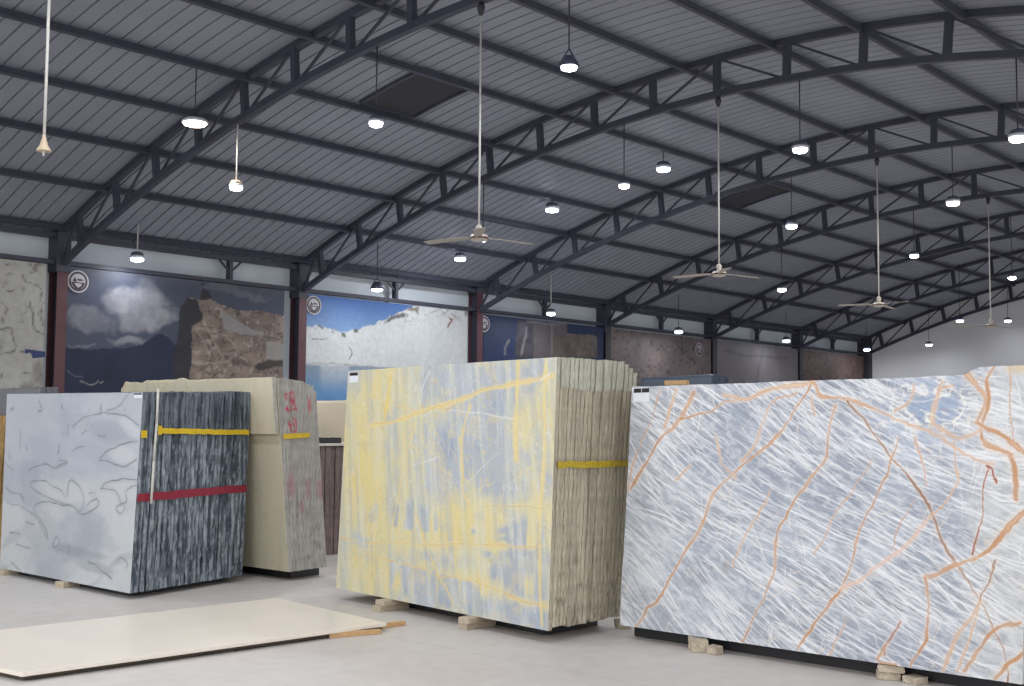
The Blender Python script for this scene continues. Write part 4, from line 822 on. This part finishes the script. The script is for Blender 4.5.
# ---- yellow onyx bundle (centre)
def yellow_front(u, v, S, T):
    W = u.max(); H_ = v.max()
    wS = S + .06 * (fbm(u * 2.2, v * 2.2, 301, 4) - .5); wT = T + .06 * (fbm(u * 2.2, v * 2.2, 302, 4) - .5)
    y = .54 + .5 * (fbm(u * 1.6, v * 1.2, 305, 5) - .5)
    for cx, cy, rx, ry, a in FEAT['yellowpatch']:
        d = np.hypot((wS - cx) / abs(rx), (wT - cy) / abs(ry)); y = y + a * (.42 if a > 0 else .5) * np.exp(-d * d)
    tl = u + v * .16
    y = y + (fbm(tl * 9, v * .8, 307, 4) - .5) * .45 + (fbm(tl * 26, v * 1.6, 308, 3) - .5) * .30 + (fbm(u * 6, v * 7, 317, 5) - .5) * .45
    cu = u + .02 * (fbm(u * 9, v * 9, 333) - .5); cells = ss(.40, .55, vn(cu * 17, v * .3, 330)) * ss(.42, .54, vn(u * 1.1, v * 6.5 + .4 * u, 331)); y = y - cells * .7 * ss(.46, .34, T) * ss(.10, .3, S) * ss(.0, .06, T)
    base = lin((172, 178, 185)) * (.9 + .22 * fbm(u * 3, v * 1.6, 309, 4))[:, None]
    base = mixc(base, lin((196, 201, 205)), ss(.48, .72, fbm(tl * 14, v * 1.8, 313, 4)) * .7)
    base = mixc(base, lin((142, 156, 176)), ss(.52, .75, fbm(u * 5, v * 3, 315, 4)) * .6)
    col = mixc(base, lin((200, 198, 176)), ss(.30, .55, y) * .7)
    col = mixc(col, lin((216, 206, 158)), ss(.48, .80, y) * .85)
    col = mixc(col, lin((222, 204, 136)), ss(.74, 1.05, y) * .7)
    col = mixc(col, lin((212, 212, 196)), ss(.52, .68, fbm(tl * 20, v * 1.4, 321, 4)) * .5)
    col = mixc(col, lin((176, 180, 178)), ss(.56, .70, fbm(tl * 17, v * 1.1, 323, 4)) * .45)
    for sd, st, c, a in ((341, 4, (222, 206, 146), .5), (342, 6, (222, 220, 206), .5), (343, 5, (206, 180, 110), .35)):
        n = fbm(u * st + v * 1.5, v * st * .55, sd, 4); col = mixc(col, lin(c), (1 - ss(.002, .014, np.abs(n - .5))) * a)
    blot = fbm(tl * 7, v * 9, 345, 5); col = mixc(col, lin((150, 162, 182)), ss(.60, .70, blot) * .15); col = mixc(col, lin((226, 208, 150)), ss(.38, .28, blot) * .25)
    wu = u + .05 * (fbm(u * 4, v * 4, 41, 5) - .5); wv = v + .05 * (fbm(u * 4, v * 4, 42, 5) - .5)
    C = {'y': (228, 206, 136), 'Y': (232, 202, 104), 'o': (206, 172, 104), 'n': (174, 150, 104), 'w': (222, 222, 214)}
    for i, (w, k, pts) in enumerate(FEAT['yellow']):
        d = pdist(wu, wv, smooth([(a * W, b * H_) for a, b in pts], 4)); wd = w * .0036 * (.35 + 1.1 * vn(u * 9, v * 9, i)) * (.7 if k == 'w' else 1)
        col = mixc(col, lin(C[k]), (1 - ss(wd * .3, wd * (2.0 if k in 'yYw' else 1.4), d)) * {'w': .6, 'y': .75, 'Y': .8, 'o': .85, 'n': .8}[k])
        if k in 'on': col = mixc(col, lin((226, 210, 156)), (1 - ss(0, wd * 6, d)) * .4)
    return col
def yellow_edge(P, side):
    x, z = P[:, 0], P[:, 2]; k = x * 21
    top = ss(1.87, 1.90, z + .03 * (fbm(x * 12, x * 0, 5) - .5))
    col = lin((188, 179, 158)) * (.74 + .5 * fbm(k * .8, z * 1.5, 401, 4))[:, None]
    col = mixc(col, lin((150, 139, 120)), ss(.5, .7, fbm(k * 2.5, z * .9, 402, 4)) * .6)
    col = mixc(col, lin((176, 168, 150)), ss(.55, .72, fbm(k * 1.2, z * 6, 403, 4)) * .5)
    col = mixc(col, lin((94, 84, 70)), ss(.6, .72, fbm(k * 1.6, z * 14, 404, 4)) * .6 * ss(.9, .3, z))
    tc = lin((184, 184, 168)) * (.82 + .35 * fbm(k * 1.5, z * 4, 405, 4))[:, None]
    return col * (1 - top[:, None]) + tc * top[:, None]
YA = [(7.019, 8.478, .10), (6.659, 5.62, .10), (6.747, 5.62, 2.119), (7.116, 8.478, 2.103)]
YB = [(7.94, 8.50, .10), (7.56, 5.635, .10), (7.80, 5.635, 2.13), (8.20, 8.5, 2.12)]
NY = 19
def mk_yellow(i, c, T):
    c = [p_.copy() for p_ in c]
    if i >= 2:
        jx = rng.uniform(-.007, .007) + .010; jz = rng.uniform(-.006, .003); c[1][1] += jx; c[2][1] += jx; c[2][2] += jz; c[3][2] += jz
    if i >= NY - 3: c[2][2] -= .02 * (i - NY + 4) ** 1.3; c[3][2] -= .02 * (i - NY + 4)
    def chip(P, side):
        z = P[:, 2]; m = (side == 1) * 1.0
        d = .012 * ss(1.87, 1.89, z + .03 * (fbm(P[:, 0] * 12, z * 0, 5) - .5))
        d = d + (.0 if i < 2 else .012 * (fbm(z * 5, z * 0 + i * 3.3, 3) - .5))
        b = (side == 0) * ss(.5, .9, vn(np.full_like(z, i * .7), z * 0, 77)) * -.10 * ss(6.1, 5.7, P[:, 1])
        return d * m + b
    # slabs are wider at the back because the top leans away
    th = .0452
    T = np.array([th, 0, 0])
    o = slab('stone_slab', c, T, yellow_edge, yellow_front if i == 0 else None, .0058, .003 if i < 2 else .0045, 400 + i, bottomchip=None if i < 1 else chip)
    if i == 0: tag(o, 'polished yellow and grey blue onyx front slab of the central bundle, with ochre veins', 'stone slab', 'slabs of the yellow bundle'); 
    elif i == 1: tag(o, 'thin greyish slab directly behind the yellow onyx front slab', 'stone slab')
    else: tag(o, 'rough beige slab edge, ' + ORDN[i - 1] + ' behind the yellow onyx front slab of the central bundle', 'stone slab', 'inner slabs of the yellow bundle')
    return o
yels = bundle(NY, YA, YB, .047, mk_yellow)
sticker(YA, .012, .063, .945, .992, yels[0])
o = strip('packing_strap', side_pts(YA, YB, lambda f_: 1.315 - .01 * f_, .03, 1.0, 24, .018), .05, .004, M['oldyellow'], (0, -1, 0), None, .006, 8); tag(o, 'stained yellow strap across the beige slab edges of the central bundle', 'strap')

# ---- blue white marble bundle (right)
def strokes(col, nu, nv, res, n, seed, c, w, Lr, angf, a, dens=None):
    """many thin tapered mineral streaks laid along a slowly turning direction"""
    img = col.reshape(nv, nu, 3); r_ = np.random.default_rng(seed); cc = lin(c)
    for k in range(n):
        cx, cy = r_.uniform(-.05, nu * res + .05), r_.uniform(-.05, nv * res + .05)
        if dens is not None and r_.uniform() > dens(cx / (nu * res), cy / (nv * res)): continue
        L = r_.uniform(*Lr); th = angf(cx / (nu * res), cy / (nv * res)) + r_.normal(0, .10); bend = r_.normal(0, .035) * L
        dx, dy = math.cos(th), math.sin(th); ww = w * r_.uniform(.5, 1.5); aa = a * r_.uniform(.4, 1)
        ex = abs(dx) * L / 2 + .03; ey = abs(dy) * L / 2 + .03
        i0, i1 = max(0, int((cx - ex) / res)), min(nu, int((cx + ex) / res) + 1); j0, j1 = max(0, int((cy - ey) / res)), min(nv, int((cy + ey) / res) + 1)
        if i1 <= i0 or j1 <= j0: continue
        X, Y = np.meshgrid(np.arange(i0, i1) * res - cx, np.arange(j0, j1) * res - cy)
        t = (X * dx + Y * dy) / (L / 2); d = -X * dy + Y * dx - bend * (1 - t * t) - .0035 * np.sin(t * 5 + k) - .0012 * np.sin(t * 13 + 2 * k)
        wd = ww * np.clip(1 - t * t, 0, 1) + 1e-5
        m = (np.clip(1.5 - np.abs(d) / wd, 0, 1) * aa * (np.abs(t) < 1) * np.clip(wd / (res * .5), 0, 1))[..., None]
        img[j0:j1, i0:i1] = img[j0:j1, i0:i1] * (1 - m) + cc * m
    return img.reshape(-1, 3)
def blue_front(u, v, S, T):
    W = u.max(); H_ = v.max(); nu = len(np.unique(S)); nv = len(S) // nu; res = W / (nu - 1)
    base = lin((154, 161, 174)) * (.86 + .28 * fbm(u * 1.7, v * 1.7, 501, 4))[:, None]
    base = mixc(base, lin((192, 197, 205)), ss(.45, .70, fbm(u * 1.1 + 3, v * 1.5, 503, 4)) * .75)
    base = mixc(base, lin((200, 204, 208)), ss(.34, .05, S + .3 * (fbm(u * 2, v * 2, 504) - .5)) * ss(.75, .3, T) * .9)
    base = mixc(base, lin((196, 200, 204)), ss(.12, .0, S) * .7)
    base = mixc(base, lin((146, 151, 162)), ss(.54, .7, fbm(u * 2.3, v * 2.3, 505, 4)) * .6)
    base = mixc(base, lin((202, 203, 202)), ss(.86, .95, S + .08 * (fbm(u * 2, v * 2, 506) - .5)) * .8)
    grain = fbm(u * 22 + v * 14, v * 30, 509, 4); base = mixc(base, lin((210, 213, 216)), ss(.52, .68, grain) * .45); base = mixc(base, lin((134, 140, 152)), ss(.44, .32, grain) * .3)
    angf = lambda s_, t_: math.radians(-(38 - 20 * s_ + 4 * math.sin(7 * s_ + 5 * t_) + 5 * math.cos(9 * t_ - 3 * s_)))
    steep = lambda s_, t_: math.radians(-68 + 30 * math.sin(9 * s_ + 4 * t_)); rise = lambda s_, t_: math.radians(48 + 22 * math.sin(11 * s_ - 4 * t_))
    dn = lambda s_, t_: .25 + .75 * float(ss(.35, .55, fbm(s_ * 6, t_ * 4, 550, 3))) * (1 - .6 * float(ss(.86, .96, s_)))
    dl = lambda s_, t_: .9 * (1 - .5 * float(ss(.86, .96, s_)))
    col = base
    col = strokes(col, nu, nv, res, 500, 1, (206, 210, 216), .010, (.10, .40), angf, .5, dl)
    col = strokes(col, nu, nv, res, 620, 2, (116, 120, 132), .0032, (.08, .45), angf, .65, dl)
    col = strokes(col, nu, nv, res, 1500, 3, (230, 231, 232), .0046, (.15, .75), angf, .9, dn)
    col = strokes(col, nu, nv, res, 260, 4, (232, 230, 226), .0036, (.08, .35), steep, .7, dn)
    col = strokes(col, nu, nv, res, 160, 5, (226, 208, 188), .0036, (.08, .35), rise, .6, dn)
    col = strokes(col, nu, nv, res, 800, 6, (92, 94, 106), .0026, (.06, .30), angf, .7, dn)
    n = fbm(u * 6, v * 6, 522, 4); col = mixc(col, lin((226, 204, 178)), (1 - ss(.0, .012, np.abs(n - .47))) * .45 * ss(.45, .6, fbm(u * 1.3, v * 1.3, 523)))
    zone = np.exp(-(((S - .79) / .11) ** 2 + ((T - .88) / .14) ** 2)); n = fbm(u * 9, v * 13, 531, 3)
    col = mixc(col, lin((142, 160, 186)), ss(.50, .62, n) * zone * .9); col = mixc(col, lin((234, 232, 226)), (1 - ss(.01, .03, np.abs(n - .47))) * zone)
    col = mixc(col, lin((150, 138, 132)), ss(.55, .7, fbm(u * 9, v * 9, 541, 4)) * np.exp(-(((S - .27) / .05) ** 2 + ((T - .28) / .05) ** 2)) * .6)
    wu = u + .06 * (fbm(u * 5, v * 5, 41, 5) - .5) + .014 * (fbm(u * 30, v * 30, 43, 3) - .5); wv = v + .06 * (fbm(u * 5, v * 5, 42, 5) - .5) + .014 * (fbm(u * 30, v * 30, 44, 3) - .5)
    C = {'o': (188, 140, 98), 'l': (204, 168, 134), 'b': (148, 104, 70), 'p': (220, 184, 166), 'r': (156, 84, 62), 'w': (230, 226, 218)}
    for i, (w, k, pts) in enumerate(FEAT['blue']):
        d = pdist(wu, wv, smooth([(a * W, b * H_) for a, b in pts], 4)); wd = (w if w < 5 else w * .8) * .0032 * (.35 + 1.2 * fbm(u * 6, v * 6, i + 20, 3))
        if k == 'w': wd = wd * .6
        hl = (1 - ss(wd * .4, wd * 3.6, d)); col = mixc(col, lin((226, 210, 194)), hl * .45 * (k != 'w'))
        col = mixc(col, lin(C[k]), (1 - ss(wd * .5, wd * 1.3, d)) * {'o': .92, 'l': .75, 'b': .92, 'p': .7, 'r': .9, 'w': .6}[k] * (.75 + .4 * vn(u * 7, v * 7, i + 3)))
        if k in 'ol': col = mixc(col, lin((184, 116, 72)), (1 - ss(.0008, .003, np.abs(d - wd * .7))) * .55 * vn(u * 5, v * 5, i)); col = mixc(col, lin((234, 204, 172)), (1 - ss(.0, wd * .35, np.abs(d - wd * .2))) * .5 * ss(.4, .7, vn(u * 8, v * 5, i + 9)))
    rim = ss(.965, .99, T + .03 * (fbm(u * 9, v * 0, 5) - .5)) * ss(.93, .97, S); col = mixc(col, lin((206, 186, 150)), rim * .8)
    return col
def blue_edge(P, side):
    return mixc(lin((176, 176, 174)) * (.75 + .45 * fbm(P[:, 1] * 12, P[:, 2] * 12 + P[:, 0] * 20, 601, 4))[:, None], lin((190, 160, 120)), ss(.6, .7, fbm(P[:, 1] * 6, P[:, 2] * 6, 602)) * .6)
BA = [(7.241, 5.398, .10), (7.241, 2.45, .10), (7.52, 2.45, 1.955), (7.394, 5.398, 1.909)]
BB = [(7.80, 5.398, .10), (7.80, 2.45, .10), (8.06, 2.45, 1.955), (7.94, 5.398, 1.905)]
NB = 10
def mk_blue(i, c, T):
    tf = (lambda s: .012 * (fbm(s * 12, s * 0, 5, 4) - .5) + .045 * ss(.855, .90, s) * (.8 + .5 * fbm(s * 25, s * 0, 9, 4))) if i == 0 else (lambda s: .02 * (fbm(s * 14, s * 0 + i, 6, 4) - .5) + .05 * ss(.87, .92, s) * (i < 3))
    c = [p_.copy() for p_ in c]
    if i: c[2][2] -= .02; c[3][2] -= .02; c[0][1] -= .02; c[3][1] -= .02
    if i == 1: c[2][2] += .02
    o = slab('stone_slab', c, T, blue_edge, blue_front if i == 0 else None, .005, .005, 600 + i, topfn=tf)
    if i == 0: tag(o, 'large front slab of blue white marble with orange veins, at right', 'stone slab', 'slabs of the blue veined bundle')
    else: tag(o, 'slab hidden behind the large blue white front slab with orange veins', 'stone slab', 'inner slabs of the blue veined bundle')
    return o
blues = bundle(NB, BA, BB, .053, mk_blue)
sticker(BA, .006, .056, .935, .995, blues[0], 2)

# ---- background bundles
def plain_edge(c, dk, sd, vs=2.0, amp=.4):
    def fn(P, side):
        k = P[:, 0] * 20
        col = lin(c) * (1 - amp / 2 + amp * fbm(k * 1.3, P[:, 2] * vs, sd, 4))[:, None]
        return mixc(col, lin(dk), ss(.55, .72, fbm(k * 2, P[:, 2] * 1.1, sd + 1, 3)) * .6)
    return fn
def simple_bundle(n, A, B, th, edge, face, lab0, lab1, grp, seed, jit=.015):
    def mk(i, c, T):
        c = [p_.copy() for p_ in c]; jx = rng.uniform(-jit, jit); jz = rng.uniform(-jit, 0)
        c[1][1] += jx; c[2][1] += jx; c[2][2] += jz; c[3][2] += jz
        o = slab('stone_slab', c, T, edge, face if i == 0 else None, .03, .006, seed + i, nz=50, layers=2)
        tag(o, lab0 if i == 0 else lab1, 'stone slab', grp)
    bundle(n, A, B, th, mk)
fc = lambda c, sd: (lambda u, v, S, T: lin(c) * (.85 + .3 * fbm(u * 2, v * 2, sd, 4))[:, None])
simple_bundle(14, [(9.0, 14.0, .0), (9.0, 11.4, .0), (9.0, 11.4, 1.33), (9.0, 14.0, 1.33)], [(10.1, 14.0, .0), (10.1, 11.4, .0), (10.1, 11.4, 1.33), (10.1, 14.0, 1.33)], .07,
              plain_edge((128, 114, 111), (94, 84, 84), 701, amp=.25), fc((120, 108, 104), 5), 'brown slab at the near side of the low brown bundle seen through the gap', 'brown slab of the low bundle seen between the cream and the yellow bundles', 'slabs of the low brown bundle', 700)
s = MB(); s.box((8.95, 11.36, 1.335), (10.15, 14.0, 1.365)); tag(s.build('cover_slab', mat('pale_cover', (206, 200, 190), .5), bevel=.004), 'thin pale slab lying flat on top of the low brown bundle', 'stone slab')
tr = empty('black_tray', (9.42, 11.65, 1.366)); tag(tr, 'small black tray of bits on top of the low brown bundle', 'tray')
s = MB(); s.box((-.17, -.12, 0), (.17, .12, .012)); s.box((-.17, -.12, .012), (-.155, .12, .07)); s.box((.155, -.12, .012), (.17, .12, .07)); s.box((-.155, -.12, .012), (.155, -.105, .07)); s.box((-.155, .105, .012), (.155, .12, .07)); s.build('tray_body', M['tray'], tr)
s = MB(); s.box((-.12, -.08, .012), (.10, .08, .085)); s.build('tray_contents', M['offcut'], tr, bevel=.01)
simple_bundle(5, [(10.7, 14.6, .0), (10.7, 11.7, .0), (10.8, 11.7, 1.95), (10.8, 14.6, 1.95)], [(11.1, 14.6, .0), (11.1, 11.7, .0), (11.2, 11.7, 1.95), (11.2, 14.6, 1.95)], .07,
              plain_edge((205, 196, 176), (190, 180, 160), 721, amp=.15), fc((204, 194, 174), 8), 'plain pale cream slab face seen in the gap below the blue sky mural', 'pale cream slab behind the one seen in the gap', 'slabs of the far pale bundle', 720)
simple_bundle(5, [(9.2, 6.68, .0), (9.2, 5.86, .0), (9.3, 5.86, 2.10), (9.3, 6.68, 2.08)], [(9.5, 6.62, .0), (9.5, 5.86, .0), (9.6, 5.86, 2.09), (9.6, 6.5, 2.07)], .055,
              plain_edge((72, 82, 96), (44, 50, 62), 741), fc((72, 84, 102), 9), 'dark blue grey slab whose top shows above the left end of the blue white slab', 'dark slab behind the dark blue grey one', 'slabs of the far dark bundle', 740)
simple_bundle(5, [(5.7, 15.4, .0), (5.7, 13.2, .0), (5.75, 13.2, 1.68), (5.75, 15.4, 1.68)], [(6.1, 15.4, .0), (6.1, 13.2, .0), (6.15, 13.2, 1.68), (6.15, 15.4, 1.68)], .07,
              plain_edge((198, 164, 108), (170, 136, 90), 761), fc((202, 170, 112), 3), 'ochre slab peeking out at the left edge of the view', 'ochre slab behind the one peeking out at the left edge', 'slabs of the ochre bundle', 760)
simple_bundle(3, [(6.42, 15.4, .0), (6.42, 13.2, .0), (6.45, 13.2, 2.02), (6.45, 15.4, 2.02)], [(6.66, 15.4, .0), (6.66, 13.2, .0), (6.68, 13.2, 2.02), (6.68, 15.4, 2.02)], .07,
              plain_edge((120, 122, 128), (96, 98, 104), 771), fc((124, 126, 130), 3), 'grey slab peeking out above the ochre one at the left edge', 'grey slab behind the grey one at the left edge', 'slabs of the far grey bundle', 770)
s = MB(); s.box((7.66, 5.07, 1.93), (7.70, 5.28, 1.965)); tag(s.build('wood_batten', M['fresh_timber'], bevel=.004), 'small tan wood batten on top of the blue white bundle at its left end', 'timber')

# ---- flat slab on the floor
fl = [(6.43, 8.575), (6.225, 6.90), (3.433, 7.131), (3.2, 8.75)]
s = MB(); n = 4
inner = fl
s.add([(x, y, .035) for x, y in fl] + [(x, y, .062) for x, y in fl], [(3, 2, 1, 0), (4, 5, 6, 7)] + [(i, (i + 1) % 4, 4 + (i + 1) % 4, 4 + i) for i in range(4)])
o = s.build('floor_slab', mat('cream_polished_slab', (234, 225, 212), .35, 0, .02, 2, spec=.4), bevel=.003); tag(o, 'large cream slab lying flat on the floor at the lower left', 'stone slab')
s = MB(); f2 = [(6.41, 8.55), (6.205, 6.935), (3.46, 7.165), (3.23, 8.73)]
s.add([(x, y, .010) for x, y in f2] + [(x, y, .0345) for x, y in f2], [(3, 2, 1, 0), (4, 5, 6, 7)] + [(i, (i + 1) % 4, 4 + (i + 1) % 4, 4 + i) for i in range(4)])
o = s.build('floor_slab', mat('dark_backed_slab', (74, 66, 56), .8, 0, .25, 9), bevel=.002); tag(o, 'dark brown edged slab lying flat directly under the large cream floor slab', 'stone slab')
s = MB()
for x, y in ((3.6, 7.3), (5.0, 7.1), (6.0, 7.1), (6.2, 8.3), (3.5, 8.4), (5, 8.4)): s.box((x - .06, y - .06, 0), (x + .06, y + .06, .0098))
tag(s.build('spacer_strips', M['tray'], bevel=.001), 'thin dark spacers under the flat floor slabs', 'spacer')

# ---- timbers and offcuts
def timber(a, b, w, h, label, m='timber', z=0, grp=None, name='timber_block'):
    a = Vector((*a, 0)); b = Vector((*b, 0)); d = (b - a); L = d.length; ang = math.atan2(d.y, d.x)
    s = MB(); s.box((0, -w / 2, 0), (L, w / 2, h)); o = s.build(name, M[m], bevel=.004); o.location = (a.x, a.y, z); o.rotation_euler = (0, 0, ang)
    tag(o, label, 'timber', grp); return o
timber((5.63, 12.24), (5.80, 12.24), .10, .058, 'timber block under the far end of the slate grey bundle')
timber((5.60, 10.93), (5.80, 10.97), .13, .058, 'timber block sticking out under the middle of the slate grey bundle')
timber((6.79, 7.66), (7.1, 7.63), .11, .05, 'lower board of the timber pair under the far half of the yellow bundle')
timber((6.81, 7.64), (7.1, 7.63), .12, .047, 'upper board of the timber pair under the far half of the yellow bundle', z=.051)
timber((6.68, 6.52), (7.0, 6.50), .10, .05, 'lower board of the timber pair under the near half of the yellow bundle')
timber((6.66, 6.49), (7.0, 6.50), .11, .047, 'upper board of the timber pair under the near half of the yellow bundle', z=.051)
def frame(c, h, label):  # black rails added to imitate the deep shade under the bundles
    o = empty('shade_frame', (c[0][0], c[0][1], 0)); tag(o, label, 'shade frame', 'black frames added for the shade under the bundles')
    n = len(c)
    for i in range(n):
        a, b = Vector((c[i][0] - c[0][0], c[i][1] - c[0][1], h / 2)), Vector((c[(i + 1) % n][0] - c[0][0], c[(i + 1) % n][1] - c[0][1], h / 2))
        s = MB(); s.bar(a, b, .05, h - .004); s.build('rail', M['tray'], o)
frame([(5.82, 12.2), (5.82, 9.98), (7.0, 10.28), (7.0, 12.2)], .058, 'black frame added to deepen the shade under the slate grey bundle')
frame([(7.60, 11.9), (7.60, 9.95), (8.0, 9.98), (8.0, 11.9)], .098, 'black frame added to deepen the shade under the cream bundle')
frame([(7.22, 8.1), (6.97, 5.90), (7.58, 5.90), (7.85, 8.1)], .098, 'black frame added to deepen the shade under the yellow bundle')
frame([(7.42, 5.37), (7.42, 2.5), (7.8, 2.5), (7.8, 5.37)], .098, 'black frame added to deepen the shade under the blue veined bundle')
timber((5.72, 6.985), (6.11, 6.84), .045, .035, 'loose wood batten on the floor beside the right corner of the flat cream slab', 'fresh_timber')
timber((6.20, 7.02), (6.50, 7.0), .05, .034, 'orange brown wood batten end poking out from under the flat cream slab', 'fresh_timber', z=.0005)
#(, (8.0, 10.2), .1, .098, 'hidden timber bearer under the near end of the cream bundle'); timber((7.45, 11.5), (8.0, 11.5), .1, .098, 'hidden timber bearer under the far end of the cream bundle')
def rock(loc, size, label, seed, grp=None):
    bm = bmesh.new(); bmesh.ops.create_cube(bm, size=1); bmesh.ops.subdivide_edges(bm, edges=bm.edges, cuts=4, use_grid_fill=True)
    for v in bm.verts:
        p_ = v.co; n_ = float(fbm(p_.x * 3 + seed, p_.y * 3 + p_.z * 2.3, seed, 3)) - .5
        v.co = Vector((p_.x * size[0] * (1 + .35 * n_), p_.y * size[1] * (1 + .35 * n_), (p_.z + .5) * size[2] * (1 + .12 * n_)))
        if v.co.z < 0: v.co.z = 0
    me = bpy.data.meshes.new('stone_offcut'); bm.to_mesh(me); bm.free()
    o = link_mesh('stone_offcut', me, M['offcut'], None, loc); o.rotation_euler = (0, 0, seed * .7); tag(o, label, 'stone chunk', grp)
    bv = o.modifiers.new('bevel', 'BEVEL'); bv.width = .006; bv.segments = 2
    return o
rock((7.24, 4.70, 0), (.16, .12, .094), 'square pale chunk under the left part of the blue white slab', 1)
rock((7.22, 4.55, 0), (.09, .08, .06), 'small pale chunk beside the square one under the blue white slab', 2)
rock((7.30, 3.30, 0), (.14, .11, .05), 'lower flat pale chunk under the right part of the blue white slab', 3)
rock((7.29, 3.12, .0), (.12, .11, .045), 'flat pale chunk right of another, under the right part of the blue white slab', 4)
rock((7.30, 3.28, .05), (.13, .16, .045), 'upper flat pale chunk stacked under the right part of the blue white slab', 5)
rock((7.62, 5.66, 0), (.10, .10, .07), 'small whitish chunk at the foot of the central bundle, next to the blue white slab', 6)
